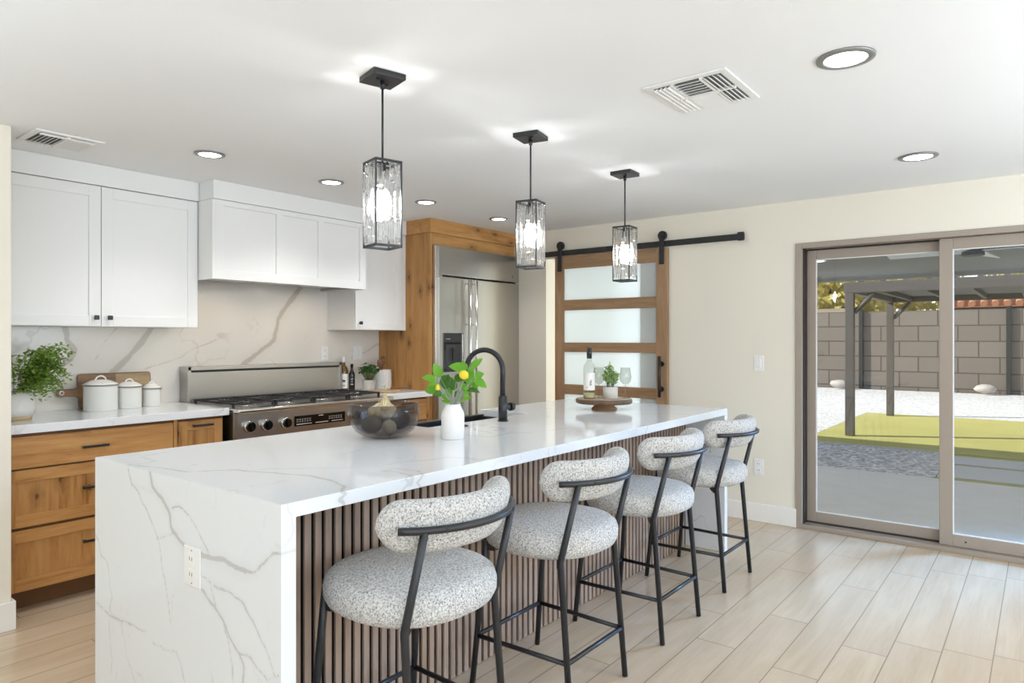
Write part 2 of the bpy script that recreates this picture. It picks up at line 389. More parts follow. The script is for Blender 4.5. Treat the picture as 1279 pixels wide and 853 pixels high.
# ------------------------------------------------------------------ mesh builder
class MB:
    def __init__(s): s.b = bmesh.new(); s.mats = []
    def _post(s, geo, mi, smooth):
        fs = set()
        for v in geo:
            for f in v.link_faces: fs.add(f)
        for f in fs: f.material_index = mi; f.smooth = smooth
    def box(s, x0, x1, y0, y1, z0, z1, bev=0., mi=0, seg=2, rot=None, piv=None):
        r = bmesh.ops.create_cube(s.b, size=1)['verts']
        M4 = Matrix.Translation(((x0+x1)/2, (y0+y1)/2, (z0+z1)/2)) @ Matrix.Diagonal((abs(x1-x0), abs(y1-y0), abs(z1-z0), 1))
        if rot is not None:
            p = Vector(piv) if piv is not None else Vector(((x0+x1)/2, (y0+y1)/2, (z0+z1)/2))
            M4 = Matrix.Translation(p) @ rot.to_4x4() @ Matrix.Translation(-p) @ M4
        bmesh.ops.transform(s.b, matrix=M4, verts=r)
        s._post(r, mi, False)
        if bev > 0:
            es = list({e for v in r for e in v.link_edges})
            q = bmesh.ops.bevel(s.b, geom=es, offset=bev, segments=seg, affect='EDGES', profile=.5)
            for f in q['faces']: f.material_index = mi
        return s
    def cyl(s, p0, p1, r0, r1=None, n=20, caps=True, mi=0, smooth=True):
        r1 = r0 if r1 is None else r1
        p0 = Vector(p0); p1 = Vector(p1); d = p1-p0
        r = bmesh.ops.create_cone(s.b, cap_ends=caps, segments=n, radius1=r0, radius2=r1, depth=d.length)['verts']
        bmesh.ops.transform(s.b, matrix=Matrix.Translation((p0+p1)/2) @ d.to_track_quat('Z', 'Y').to_matrix().to_4x4(), verts=r)
        s._post(r, mi, smooth)
        for f in {f for v in r for f in v.link_faces}:
            if len(f.verts) > 4: f.smooth = False
        return s
    def lathe(s, prof, n=32, c=(0, 0, 0), mi=0, pw=None, close=False, axis=None):
        """prof: (r, z) list; pw: superellipse power"""
        c = Vector(c); rings = []
        for (r, z) in prof:
            ring = []
            for i in range(n):
                a = 2*PI*i/n; ca, sa = math.cos(a), math.sin(a)
                k = 1.0 if pw is None else (abs(ca)**pw+abs(sa)**pw)**(-1/pw)
                ring.append(s.b.verts.new(c+Vector((r*k*ca, r*k*sa, z))))
            rings.append(ring)
        pairs = list(zip(rings[:-1], rings[1:]))
        if close: pairs.append((rings[-1], rings[0]))
        for A, B in pairs:
            for i in range(n):
                f = s.b.faces.new((A[i], A[(i+1) % n], B[(i+1) % n], B[i])); f.smooth = True; f.material_index = mi
        if not close:
            for ring, rev in ((rings[0], True), (rings[-1], False)):
                if (ring[0].co-ring[n//2].co).length > 1e-5:
                    f = s.b.faces.new(ring[::-1] if rev else ring); f.material_index = mi
        if not close and axis is not None: pass
        return s
    def tube(s, pts, rad, n=10, closed=False, mi=0, caps=True):
        pts = [Vector(p) for p in pts]; m = len(pts)
        rads = rad if isinstance(rad, (list, tuple)) else [rad]*m
        rings = []; up = None
        for i, p in enumerate(pts):
            a = pts[(i-1) % m] if (closed or i > 0) else p; b = pts[(i+1) % m] if (closed or i < m-1) else p
            t = (b-a).normalized()
            if up is None:
                up = Vector((0, 0, 1)) if abs(t.z) < .9 else Vector((1, 0, 0))
            u = (up-t*up.dot(t)).normalized(); v = t.cross(u); up = u
            rings.append([s.b.verts.new(p+(u*math.cos(2*PI*k/n)+v*math.sin(2*PI*k/n))*rads[i]) for k in range(n)])
        rr = list(zip(rings[:-1], rings[1:]))+([(rings[-1], rings[0])] if closed else [])
        for A, B in rr:
            for k in range(n):
                f = s.b.faces.new((A[k], A[(k+1) % n], B[(k+1) % n], B[k])); f.smooth = True; f.material_index = mi
        if caps and not closed:
            s.b.faces.new(rings[0][::-1]).material_index = mi; s.b.faces.new(rings[-1]).material_index = mi
        return s
    def prism(s, poly, z0, z1, plane='xy', mi=0, bev=0):
        def P(a, b, z): return {'xy': (a, b, z), 'xz': (a, z, b), 'yz': (z, a, b)}[plane]
        A = [s.b.verts.new(P(a, b, z0)) for a, b in poly]; B = [s.b.verts.new(P(a, b, z1)) for a, b in poly]
        fs = [s.b.faces.new(A[::-1]), s.b.faces.new(B)]
        n = len(poly)
        for i in range(n): fs.append(s.b.faces.new((A[i], A[(i+1) % n], B[(i+1) % n], B[i])))
        for f in fs: f.material_index = mi
        bmesh.ops.recalc_face_normals(s.b, faces=fs)
        if bev:
            es = list({e for f in fs[:2] for e in f.edges})
            q = bmesh.ops.bevel(s.b, geom=es, offset=bev, segments=2, affect='EDGES', profile=.5)
            for f in q['faces']: f.material_index = mi
        return s
    def ball(s, c, r, n=20, sc=(1, 1, 1), mi=0):
        q = bmesh.ops.create_uvsphere(s.b, u_segments=n, v_segments=max(6, n*2//3), radius=r)['verts']
        bmesh.ops.transform(s.b, matrix=Matrix.Translation(c) @ Matrix.Diagonal((*sc, 1)), verts=q)
        s._post(q, mi, True); return s
    def leaf(s, base, tip, width, normal, fold=.15, droop=.0, mi=0, nseg=6, shape=.5):
        base = Vector(base); tip = Vector(tip); d = tip-base; L = d.length
        t = d.normalized(); side = t.cross(Vector(normal))
        if side.length < 1e-4: side = t.cross(Vector((0.3, 1, .2)))
        side.normalize(); nn = side.cross(t).normalized()
        prev = None
        for i in range(nseg+1):
            u = i/nseg
            wd = width*.5*(math.sin(PI*u**(.75 if shape < .55 else 1.15))**.85 if 0 < u < 1 else 0.02)
            p = base+d*u - nn*(droop*L*u*u)
            row = [s.b.verts.new(p-side*wd+nn*fold*wd), s.b.verts.new(p), s.b.verts.new(p+side*wd+nn*fold*wd)]
            if prev:
                for k in (0, 1):
                    f = s.b.faces.new((prev[k], prev[k+1], row[k+1], row[k])); f.smooth = True; f.material_index = mi
            prev = row
        return s

def shift_of(parent):
    v = Vector((0, 0, 0))
    while parent is not None: v += parent.location; parent = parent.parent
    return v
def obj(name, mb, mat, parent=None, origin=None):
    me = bpy.data.meshes.new(name)
    sh = shift_of(parent) if parent is not None else Vector(origin or (0, 0, 0))
    if sh.length: bmesh.ops.translate(mb.b, verts=mb.b.verts, vec=-sh)
    mb.b.to_mesh(me); mb.b.free()
    for m in (mat if isinstance(mat, (list, tuple)) else [mat]): me.materials.append(m)
    o = bpy.data.objects.new(name, me); C.objects.link(o)
    if parent is not None: o.parent = parent
    else: o.location = sh
    return o
def tag(o, label=None, cat=None, group=None, kind=None):
    for k, v in (('label', label), ('category', cat), ('group', group), ('kind', kind)):
        if v: o[k] = v
    return o
def thing(name, loc, label, cat, group=None):
    o = bpy.data.objects.new(name, None); C.objects.link(o); o.location = loc
    o.empty_display_size = .1
    return tag(o, label, cat, group)
def struct(name, mb, mat, parent=None):
    return tag(obj(name, mb, mat, parent), kind='structure')
def dup(o, loc, label, rz=None, group=None):
    def rec(src, par):
        c = src.copy(); C.objects.link(c)
        if par: c.parent = par
        for ch in list(src.children): rec(ch, c)
        return c
    r = rec(o, None); r.location = loc; r['label'] = label
    if rz is not None: r.rotation_euler = (0, 0, rz)
    if group: r['group'] = group
    return r

# ================================================================== SETTING
H = 2.38; XW = 5.2; YK = 4.68; XS = 1.085; YS = 3.85
struct('floor', MB().box(-4, XW+.02, -4, YK+.1, -.1, 0), M['floor'])
struct('ceiling', MB().box(-4, XW+.15, -4, YK+.1, H, H+.12), M['ceil'])
struct('wall_back', MB().box(XS-.2, XW+.15, YK, YK+.12, 0, H), M['wall'])
struct('wall_left', MB().box(-4, XS, YS, YK, 0, H, .006), M['wall'])
struct('wall_rear', MB().box(-4.12, -4, -4, YS, 0, H), M['wall'])
struct('wall_front', MB().box(-4.12, XW+.15, -4.12, -4, 0, H), M['wall'])
# wall with doorway (y 2.69..3.66) and sliding door (y -.37..1.425)
DT = 2.115; ST = 2.062
b = MB()
b.box(XW, XW+.15, 3.66, YK, 0, H); b.box(XW, XW+.15, 2.69, 3.66, DT, H); b.box(XW, XW+.15, 1.425, 2.69, 0, H)
b.box(XW, XW+.15, -.37, 1.425, ST, H); b.box(XW, XW+.15, -4, -.37, 0, H)
struct('wall_right', b, M['wall'])
b = MB()
b.box(XW-.016, XW-.001, 1.428, 2.685, 0, .135, .004); b.box(XW-.016, XW-.001, -4, -.372, 0, .135, .004)
struct('baseboard_right', b, M['base'])
struct('baseboard_left', MB().box(-4, XS+.014, YS-.016, YS-.001, 0, .135, .004).box(XS+.001, XS+.014, YS-.001, YS+.1, 0, .135, .003), M['base'])
# pantry behind the frosted barn door
PX = 6.9
struct('wall_pantry', MB().box(XW+.15, PX, 4.2, 4.3, 0, H).box(XW+.15, PX, 2.45, 2.55, 0, H), M['wall'])
struct('wall_pantry_end', MB().box(PX, PX+.1, 2.45, 4.3, 0, H).box(XW+.15, PX+.1, 2.45, 4.3, H, H+.1), M['ceil'])
struct('floor_pantry', MB().box(XW+.02, PX, 2.55, 4.2, -.1, 0), M['floor'])
lamp('pantry_fill', 'AREA', (PX-.03, 3.2, 1.25), (-1, 0, 0), 34, (.78, .90, 1), shape='RECTANGLE', size=1.3, size_y=2.1)  # added lamp before the solid end wall, makes the frosted panes glow

# ---- sliding glass door
d1 = thing('door_1', (XW+.07, .53, 0), 'taupe framed sliding glass door to the patio', 'door'); del d1['label'], d1['category']; d1['kind'] = 'structure'
y0, y1 = -.36, 1.434
b = MB()
fx0, fx1 = XW-.012, XW+.145
b.box(fx0, fx1, y1-.045, y1, 0, 2.069, .003); b.box(fx0, fx1, y0, y0+.045, 0, 2.069, .003)
b.box(fx0, fx1, y0+.045, y1-.045, 2.03, 2.069, .003); b.box(fx0, fx1, y0+.045, y1-.045, 0, .03, .003)
obj('door_frame', b, M['frame'], d1)
obj('weather_strip', MB().box(XW+.02, XW+.098, y1-.052, y1-.045, .03, 2.03).box(XW+.084, XW+.099, .55, y1-.052, .030, .040).box(XW+.084, XW+.099, .55, y1-.052, 2.02, 2.03), M['gasket'], d1)
def panel(nm, xa, xb, ya, yb, st):
    p = obj(nm, MB().box(xa, xb, ya, ya+st, .032, 2.028, .004).box(xa, xb, yb-st, yb, .032, 2.028, .004)
            .box(xa, xb, ya+st, yb-st, 1.955, 2.028, .004).box(xa, xb, ya+st, yb-st, .032, .11, .004), M['frame'], d1)
    xm = (xa+xb)/2
    obj('glass_pane', MB().box(xm-.004, xm+.004, ya+st-.004, yb-st+.004, .106, 1.96), M['glass'], p)
    e = .006
    obj('glazing_bead', MB().box(xa+.004, xm-.005, ya+st, ya+st+e, .11, 1.955).box(xa+.004, xm-.005, yb-st-e, yb-st, .11, 1.955)
        .box(xa+.004, xm-.005, ya+st+e, yb-st-e, .11, .11+e).box(xa+.004, xm-.005, ya+st+e, yb-st-e, 1.955-e, 1.955), M['taupe_edge'], p)
    return p
panel('fixed_panel', XW+.1, XW+.14, .48, y1-.052, .062)
pr = panel('sliding_panel', XW+.035, XW+.078, y0+.05, .545, .075)
obj('screw', MB().cyl((XW+.034, .40, .07), (XW+.036, .40, .07), .006, n=10), M['slot'], pr)

# ================================================================== OUTSIDE
G = -.1
struct('patio_slab', MB().box(XW+.15, 8.45, -6, 8, G-.1, G), M['concrete'])
tag(obj('white_gravel', MB().box(10.42, 15.255, 2.83, 16, G-.1, G).box(15.255, 22.36, -10, 16, G-.1, G), M['gravel_w']), 'white gravel spread up to the block wall', 'gravel', kind='stuff')
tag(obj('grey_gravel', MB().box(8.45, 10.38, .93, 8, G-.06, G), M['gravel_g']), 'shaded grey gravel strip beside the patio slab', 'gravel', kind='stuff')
tag(obj('turf_lawn', MB().box(10.42, 15.25, -8, 2.82, G-.06, G).box(8.46, 8.62, -8, .92, G-.06, G-.01)
    .box(9.46, 9.58, -8, .92, G-.06, G-.01).box(10.2, 10.42, -8, .92, G-.06, G-.01), M['turf']), 'bright green artificial turf under the pergola', 'grass', kind='stuff')
struct('trim_curb', MB().box(10.38, 10.419, .93, 3.2, G-.06, G+.012), M['slabstone'])
for i, (xa, xb, lb) in enumerate(((8.62, 9.46, 'pale stepping slab nearest the patio, between turf strips'), (9.58, 10.2, 'pale stepping slab next to the lawn edge'))):
    tag(obj('stepping_slab', MB().box(xa, xb, -6, .92, G-.06, G+.005, .01), M['slabstone']), lb, 'paving slab', 'stepping slabs by the patio')
# block wall
struct('wall_garden', MB().box(22.5, 22.7, -12, 18, -.2, 2.2), M['block'])
for y, lb in ((4.32, 'black steel post on the block wall, left one behind the pergola'), (.76, 'black steel post on the block wall, right one')):
    tag(obj('fence_post', MB().box(22.38, 22.49, y-.055, y+.055, -.1, 2.24, .01).box(22.37, 22.5, y-.065, y+.065, 2.24, 2.26, .004), M['blackdull'], origin=(22.43, y, -.13)), lb, 'post', 'black posts on the garden wall')
def boulder(x, y, r, lb):
    b = MB().ball((x, y, G+.03+r*.75), r, 18, (1, 1.5, .7))
    for v in b.b.verts:
        v.co += Vector((random.uniform(-1, 1), random.uniform(-1, 1), random.uniform(-1, 1)))*r*.09
    tag(obj('boulder', b, M['boulder'], origin=(x, y, G-.03)), lb, 'boulder', 'boulders by the garden wall')
boulder(21.9, 4.8, .17, 'white boulder at the block wall, left of the black post')
boulder(22.0, 1.25, .17, 'white boulder at the block wall near the right black post')
# pergola
pg = thing('pergola', (13.1, 0, G), 'grey brown pergola with flat dark roof standing on the turf', 'pergola')
px0, px1, py1, py0, pz = 11.41, 14.86, 2.35, -4.2, 2.08
for x in (px0, px1):
    for y in (py1, py0):
        obj('post', MB().box(x-.06, x+.06, y-.06, y+.06, G+.005, pz, .006), M['pergola'], pg)
        s = -1 if y > 0 else 1
        obj('brace', MB().tube([(x, y+s*.06, 1.78), (x, y+s*.34, 2.08)], .035, 4), M['pergola'], pg)
for x in (px0, px1):
    obj('beam', MB().box(x-.05, x+.05, py0-.08, py1+.08, pz, pz+.16, .006), M['pergola'], pg)
for y in (py0, py1):
    obj('side_beam', MB().box(px0+.05, px1-.05, y-.05, y+.05, pz, pz+.16, .006), M['pergola'], pg)
b = MB(); b.box(px0+.05, px1-.05, py0+.05, py1-.05, pz+.10, pz+.13)
obj('roof_panel', b, M['pergola_dark'], pg)
b = MB()
for i in range(11):
    y = py0+.4+i*.58; b.box(px0+.05, px1-.05, y-.03, y+.03, pz+.02, pz+.10)
obj('rafters', b, M['pergola_dark'], pg)
for i in range(22):
    y = py0+.1+i*.3; obj('roof_rib', MB().box(px0-.05, px0+.4, y-.035, y+.035, pz+.16, pz+.185, .005), M['pergola'], pg)
# patio cover
b = MB()
b.prism([(XW+.15, 2.42), (8.7, 2.10), (8.7, 2.34), (XW+.15, 2.7)], -6, 9, 'xz')
struct('patio_cover', b, M['soffit'])
struct('patio_fascia', MB().box(8.7, 8.85, -6, 9, 2.06, 2.38), M['soffit'])
struct('wall_exterior', MB().box(XW+.151, XW+.2, 4.3, 9, G, 2.6), M['extwall'])
pl = thing('patio_light', (7.55, 1.86, 2.18), 'lit recessed light in the grey patio ceiling', 'light')
obj('trim_ring', MB().lathe([(.07, 2.195), (.085, 2.185), (.07, 2.178), (.055, 2.19)], 24, (7.55, 1.86, 0), close=True), M['white_plastic'], pl)
obj('lens', MB().cyl((7.55, 1.86, 2.183), (7.55, 1.86, 2.2), .06), M['lens'], pl)
fx, fy, fz = 6.95, .48, 2.13
fan = thing('ceiling_fan', (fx, fy, fz), 'white bladed ceiling fan under the patio cover', 'fan')
obj('motor', MB().cyl((fx, fy, fz-.05), (fx, fy, fz+.07), .085, .07), M['pergola_dark'], fan)
obj('downrod', MB().cyl((fx, fy, fz+.07), (fx, fy, 2.275), .015), M['pergola_dark'], fan)
for k in range(4):
    a = math.radians(-7+90*k)
    r = Matrix.Rotation(a, 3, 'Z') @ Matrix.Rotation(math.radians(14), 3, 'X')
    obj('blade', MB().box(fx+.08, fx+.66, fy-.08, fy+.08, fz-.005, fz+.005, .003, rot=r, piv=(fx, fy, fz)), M['fanwhite'], fan)
# neighbour's roof and trees
nb = thing('neighbour_house', (27, -4, 0), 'neighbouring house with orange tiled roof beyond the block wall', 'house')
obj('wall', MB().box(26.2, 30, -11, 2.3, -.2, 2.35), M['stucco'], nb)
b = MB()
b.prism([(25.7, 2.38), (28.2, 3.15), (30.6, 2.38)], -11.3, 2.7, 'xz')
obj('roof', b, M['tile'], nb)
b = MB()
for i in range(46):
    y = -11.1+i*.3; b.cyl((25.68, y, 2.47), (28.2, y, 3.24), .1, n=8)
obj('roof_tile', b, M['tile'], nb)
b = MB().box(24.6, 26.6, 5.2, 7.4, 2.15, 2.4).box(24.8, 24.95, 5.3, 5.45, -.2, 2.15).box(24.8, 24.95, 7.1, 7.25, -.2, 2.15)
tag(obj('garden_shelter', b, M['stucco'], origin=(25.8, 6.3, -.2)), 'brown flat shelter roof peeking over the block wall at left', 'shelter')
def tree(x, y, h, r, lb):
    t = thing('tree', (x, y, -.2), lb, 'tree', 'trees beyond the garden wall')
    obj('trunk', MB().tube([(x, y, -.2), (x+.1, y, h*.4), (x, y+.1, h*.75)], [.16, .12, .05], 8), M['trunk'], t)
    b = MB()
    for i in range(1500):
        while True:
            q = Vector((random.uniform(-1, 1), random.uniform(-1, 1), random.uniform(-1, 1)))
            if .35 < q.length < 1: break
        p = Vector((x, y, h*.72))+Vector((q.x*r, q.y*r, q.z*h*.36))
        d = Vector((random.gauss(0, 1), random.gauss(0, 1), random.gauss(0, 1))).normalized()
        b.leaf(p, p+d*.42, .22, (d.y, -d.x, d.z+.3), nseg=2)
    obj('crown', b, M['tree'], t)
tree(29.0, 6.6, 4.5, 1.7, 'yellow green tree just left of the near pergola post, beyond the wall')
tree(33.0, 4.6, 5.3, 2.2, 'yellow green tree behind the pergola posts, beyond the wall')
tree(34.5, -.2, 5.2, 2.3, 'yellow green tree behind the orange roof, beside the door stile')
tree(34.5, -5.2, 5.4, 2.4, 'yellow green tree rising at the right end of the orange roof')

# ================================================================== ISLAND
IX0, IX1, IY0, IY1, IZ = 1.067, 4.347, 1.624, 2.843, .923
T = .042
def on_end(l): return [(IX0, y, z) for y, z in l]
def on_top(l): return [(x, y, IZ) for x, y in l]
EV = [(.013, .62, on_end([(2.393,.926),(2.372,.873),(2.304,.841),(2.256,.807),(2.243,.756),(2.192,.725),(2.121,.703),(2.036,.707),(1.939,.717),(1.863,.712),(1.804,.707)])),
 (.006, .6, on_end([(1.804,.707),(1.755,.717),(1.706,.752),(1.666,.786),(1.62,.797)])),
 (.005, .6, on_end([(2.562,.921),(2.529,.857),(2.475,.84),(2.444,.802),(2.382,.76),(2.333,.704),(2.313,.643),(2.285,.576),(2.243,.442)])),
 (.005, .5, on_end([(2.507,.855),(2.393,.861),(2.343,.858)])), (.005, .55, on_end([(2.343,.702),(2.266,.729),(2.228,.742)])),
 (.005, .6, on_end([(2.237,.824),(2.183,.838),(2.121,.815),(2.069,.777),(2.011,.724)])),
 (.004, .55, on_end([(2.044,.646),(1.995,.631),(1.971,.595),(1.963,.564)])),
 (.008, .55, on_end([(2.044,.599),(1.987,.571),(1.924,.541),(1.885,.494),(1.833,.464),(1.811,.427),(1.811,.33)])),
 (.006, .5, on_end([(1.971,.628),(1.878,.629),(1.819,.615),(1.769,.58),(1.727,.537),(1.686,.502),(1.653,.451)])),
 (.005, .5, on_end([(1.924,.533),(1.893,.484),(1.87,.41),(1.866,.3)])),
 (.006, .5, on_end([(1.833,.468),(1.776,.469),(1.734,.45),(1.686,.434),(1.634,.461)])),
 (.006, .5, on_end([(2.828,.375),(2.723,.354),(2.618,.361),(2.507,.37),(2.423,.372)])),
 (.004, .4, on_end([(2.723,.349),(2.711,.261),(2.692,.206),(2.711,.14)])), (.004, .4, on_end([(2.618,.356),(2.573,.25),(2.507,.17)])),
 (.004, .45, on_end([(2.372,.349),(2.285,.35),(2.21,.366),(2.174,.328),(2.152,.28)]))]
TV = [(.006, .55, on_top([(1.076,2.573),(1.118,2.434),(1.14,2.285),(1.222,2.22),(1.265,2.193),(1.273,2.124),(1.311,2.034),(1.327,1.972),(1.353,1.899),(1.348,1.813),(1.341,1.748),(1.317,1.673),(1.271,1.624)])+[(1.286,1.624,.915),(1.261,1.624,.902),(1.279,1.624,.89),(1.275,1.624,.882)]),
 (.004, .45, on_top([(1.23,2.2),(1.31,2.135),(1.399,2.051),(1.469,1.976),(1.535,1.907)])),
 (.005, .4, on_top([(1.636,1.856),(1.711,1.85),(1.773,1.808),(1.884,1.783),(1.928,1.707),(1.90,1.624)])),
 (.005, .45, on_top([(1.614,1.796),(1.63,1.678),(1.60,1.624)])+[(1.575,1.624,.90),(1.59,1.624,.88)]),
 (.004, .4, on_top([(1.934,1.719),(1.936,1.658),(2.019,1.64)])),
 (.005, .4, on_top([(2.381,2.137),(2.399,1.994),(2.587,2.03),(2.623,1.952),(2.9,1.9),(3.05,1.75)])),
 (.005, .4, on_top([(3.1,2.35),(3.3,2.1),(3.62,2.02),(3.8,1.8),(3.9,1.62)]))]
QG = (.77, .79, .805)
M['q_end'] = quartz('quartz_waterfall_end', [], QG, attr=True)
M['q_top'] = quartz('quartz_island_top', TV, QG, rough=.07, faint=.4, seed=1)
M['q_far'] = quartz('quartz_far_leg', [], QG, faint=.6, seed=2, nscale=1.4)
M['q_ctr'] = quartz('quartz_counter', [], QG, rough=.08, faint=.45, seed=3)
isl = thing('kitchen_island', ((IX0+IX1)/2, (IY0+IY1)/2, 0), 'long white veined quartz waterfall island with dark slatted front', 'kitchen island')
SX0, SX1, SY = 2.47, 3.317, 2.47
obj('countertop', MB().prism([(IX0+.001, IY0+.0005), (IX1-.0005, IY0+.0005), (IX1-.0005, IY1), (SX1, IY1), (SX1, SY), (SX0, SY), (SX0, IY1), (IX0+.001, IY1)], IZ-T, IZ, bev=.002), M['q_top'], isl)
LT = .046
from mathutils import noise as mn
def vein_slab(x0, x1, y0, y1, z0, z1, veins, step=.007):
    """slab whose -x face is a fine grid carrying the distance to each vein"""
    b = MB(); ny = int((y1-y0)/step); nz = int((z1-z0)/step)
    da = b.b.verts.layers.float.new('vein_distance'); sa = b.b.verts.layers.float.new('vein_strength')
    segs = [(hw, st_, Vector(p[1:]), Vector(q[1:])) for hw, st_, pts in veins for p, q in zip(pts[:-1], pts[1:])]
    G_ = []
    for i in range(ny+1):
        row = []
        for j in range(nz+1):
            y = y0+(y1-y0)*i/ny; z = z0+(z1-z0)*j/nz
            v = b.b.verts.new((x0, y, z))
            w_ = mn.noise_vector(Vector((y*16, z*16, 1)))*.008+mn.noise_vector(Vector((y*50, z*50, 3)))*.004
            P = Vector((y+w_.x, z+w_.y)); best = 99; bs = 0
            for hw, st_, p, q in segs:
                d_ = q-p; h = max(0, min(1, (P-p).dot(d_)/d_.length_squared)); k = (P-p-d_*h).length/(hw*.72)
                if k < best: best = k; bs = st_
            v[da] = best; v[sa] = bs; row.append(v)
        G_.append(row)
    for i in range(ny):
        for j in range(nz): b.b.faces.new((G_[i][j], G_[i][j+1], G_[i+1][j+1], G_[i+1][j]))
    ring = [G_[i][0] for i in range(ny)]+[G_[ny][j] for j in range(nz)]+[G_[i][nz] for i in range(ny, 0, -1)]+[G_[0][j] for j in range(nz, 0, -1)]
    back = []
    for v in ring:
        w_ = b.b.verts.new((x1, v.co.y, v.co.z)); w_[da] = v[da]; w_[sa] = v[sa]; back.append(w_)
    n_ = len(ring)
    for i in range(n_): b.b.faces.new((ring[i], ring[(i+1) % n_], back[(i+1) % n_], back[i]))
    b.b.faces.new(back)
    bmesh.ops.recalc_face_normals(b.b, faces=b.b.faces)
    return b
ie = obj('waterfall_end', vein_slab(IX0, IX0+LT, IY0, IY1, 0.001, IZ-.0005, EV), M['q_end'], isl)
obj('waterfall_end', MB().box(IX1-LT, IX1, IY0, IY1, 0.001, IZ-T), M['q_far'], isl)
SLY = 1.88
b = MB().box(IX0+LT, IX1-LT, SLY+.012, SLY+.02, .002, IZ-T)
obj('slat_backing', b, M['felt'], isl)
b = MB(); x = IX0+LT+.006; k = 0
while x+.025 < IX1-LT:
    b.box(x, x+.025, SLY, SLY+.011, .003, IZ-T-.001, .001, seg=1); x += .0405
obj('slat_panel', b, M['slat'], isl)
b = MB().box(IX0+LT, IX1-LT, SLY+.02, SLY+.04, .1, IZ-T).box(IX0+LT, SX0-.03, IY1-.04, IY1-.02, .1, IZ-T).box(SX1+.03, IX1-LT, IY1-.04, IY1-.02, .1, IZ-T)
b.box(SX0-.03, SX1+.03, IY1-.04, IY1-.02, .1, .63).box(IX0+LT, IX1-LT, SLY+.05, IY1-.1, .1, .12)
b.box(IX0+LT, IX1-LT, SLY+.06, IY1-.1, .0, .1)
obj('cabinet_body', b, M['alder_v'], isl)

# sink
sk = thing('kitchen_sink', ((SX0+SX1)/2, 2.66, .65), 'black apron sink set into the back of the island', 'sink')
b = MB()
zx = .895
b.box(SX0+.002, SX1-.002, SY+.002, SY+.03, .66, zx-.02, .003); b.box(SX0+.002, SX1-.002, IY1-.03, IY1+.015, .66, zx, .006)
b.box(SX0+.002, SX0+.03, SY+.03, IY1-.03, .66, zx-.01, .003); b.box(SX1-.03, SX1-.002, SY+.03, IY1-.03, .66, zx-.01, .003)
b.box(SX0+.03, SX1-.03, SY+.03, IY1-.03, .66, .675)
obj('basin', b, M['sink'], sk)
obj('divider', MB().box(2.95, 2.975, SY+.03, IY1-.03, .675, .845, .006), M['sink'], sk)
obj('drain', MB().cyl((2.72, 2.65, .675), (2.72, 2.65, .68), .045), M['chrome'], sk)
# faucet
fx, fy = 2.911, 2.338
fc = thing('kitchen_faucet', (fx, fy, IZ), 'matte black gooseneck faucet beside the sink', 'faucet')
obj('base', MB().cyl((fx, fy, IZ), (fx, fy, IZ+.006), .029).cyl((fx, fy, IZ+.006), (fx, fy, IZ+.135), .0245).cyl((fx, fy, IZ+.135), (fx, fy, IZ+.142), .02, .016), M['black'], fc)
R = .112; zc = 1.326-R-.0135
pts = [(fx, fy, IZ+.12), (fx, fy, zc)]
dv = Vector((-.25, .97, 0))
for i in range(1, 17):
    a = PI*i/16; q = Vector((fx, fy, zc))+dv*(R-R*math.cos(a))+Vector((0, 0, R*math.sin(a))); pts.append(tuple(q))
e = Vector(pts[-1]); pts.append(tuple(e+Vector((0, 0, -.03))))
obj('spout', MB().tube(pts, .0145, 14), M['black'], fc)
obj('spray_head', MB().cyl(tuple(e+Vector((0, 0, -.03))), tuple(e+Vector((0, 0, -.12))), .0175, .019), M['black'], fc)
obj('handle', MB().cyl((fx+.02, fy, IZ+.075), (fx+.06, fy, IZ+.075), .016).cyl((fx+.06, fy, IZ+.075), (fx+.085, fy, IZ+.075), .023), M['black'], fc)
tag(obj('air_switch', MB().lathe([(.0, IZ), (.024, IZ), (.024, IZ+.004), (.019, IZ+.007), (.014, IZ+.007), (.013, IZ+.005), (0, IZ+.005)], 24, (2.62, 2.365, 0)), M['black'], origin=(2.62, 2.365, IZ)), 'small round black button on the island between vase and faucet', 'button')

# ---- outlets and switch
def outlet(name, c, axis, label, cat, w=.072, h=.118, kind='outlet', grp=None):
    """axis: direction the plate faces: '-x' or '-y'"""
    x, y, z = c; t = thing(name, c, label, cat, grp)
    def bx(u0, u1, d0, d1, z0, z1, bev=0):
        if axis == '-x': return MB().box(x-d1, x-d0, y+u0, y+u1, z+z0, z+z1, bev)
        return MB().box(x+u0, x+u1, y-d1, y-d0, z+z0, z+z1, bev)
    obj('cover_plate', bx(-w/2, w/2, 0, .006, -h/2, h/2, .002), M['white_plastic'], t)
    if kind == 'outlet':
        for zz in (-.024, .024):
            r = obj('receptacle', bx(-.017, .017, .006, .009, zz-.017, zz+.017, .001), M['white_plastic'], t)
            for u in (-.007, .007): obj('slot', bx(u-.0012, u+.0012, .009, .0094, zz-.004, zz+.007), M['slot'], r)
    else:
        n = 2 if kind == 'double' else 1
        for i in range(n):
            u = 0 if n == 1 else (-.023+.046*i)
            obj('rocker', bx(u-.016, u+.016, .006, .010, -.033, .033, .0015), M['white_plastic'], t)
    for zz in (-h/2+.01, h/2-.01): obj('screw', bx(-.002, .002, .006, .0068, zz-.002, zz+.002), M['slot'], t)
outlet('power_outlet', (IX0, 2.097, .661), '-x', 'white power outlet on the near marble end of the island', 'outlet', .1, .122)
outlet('power_outlet', (XW, 1.699, .41), '-x', 'white power outlet low on the cream wall above the baseboard', 'outlet')
outlet('light_switch', (XW, 1.699, 1.19), '-x', 'white light switch on the cream wall left of the sliding door', 'light switch', kind='single')
outlet('power_outlet', (1.51, YK-.012, 1.255), '-y', 'white power outlet on the backsplash above the fern', 'outlet')
outlet('power_outlet', (3.47, YK-.012, 1.255), '-y', 'white power outlet on the backsplash just right of the range', 'outlet')
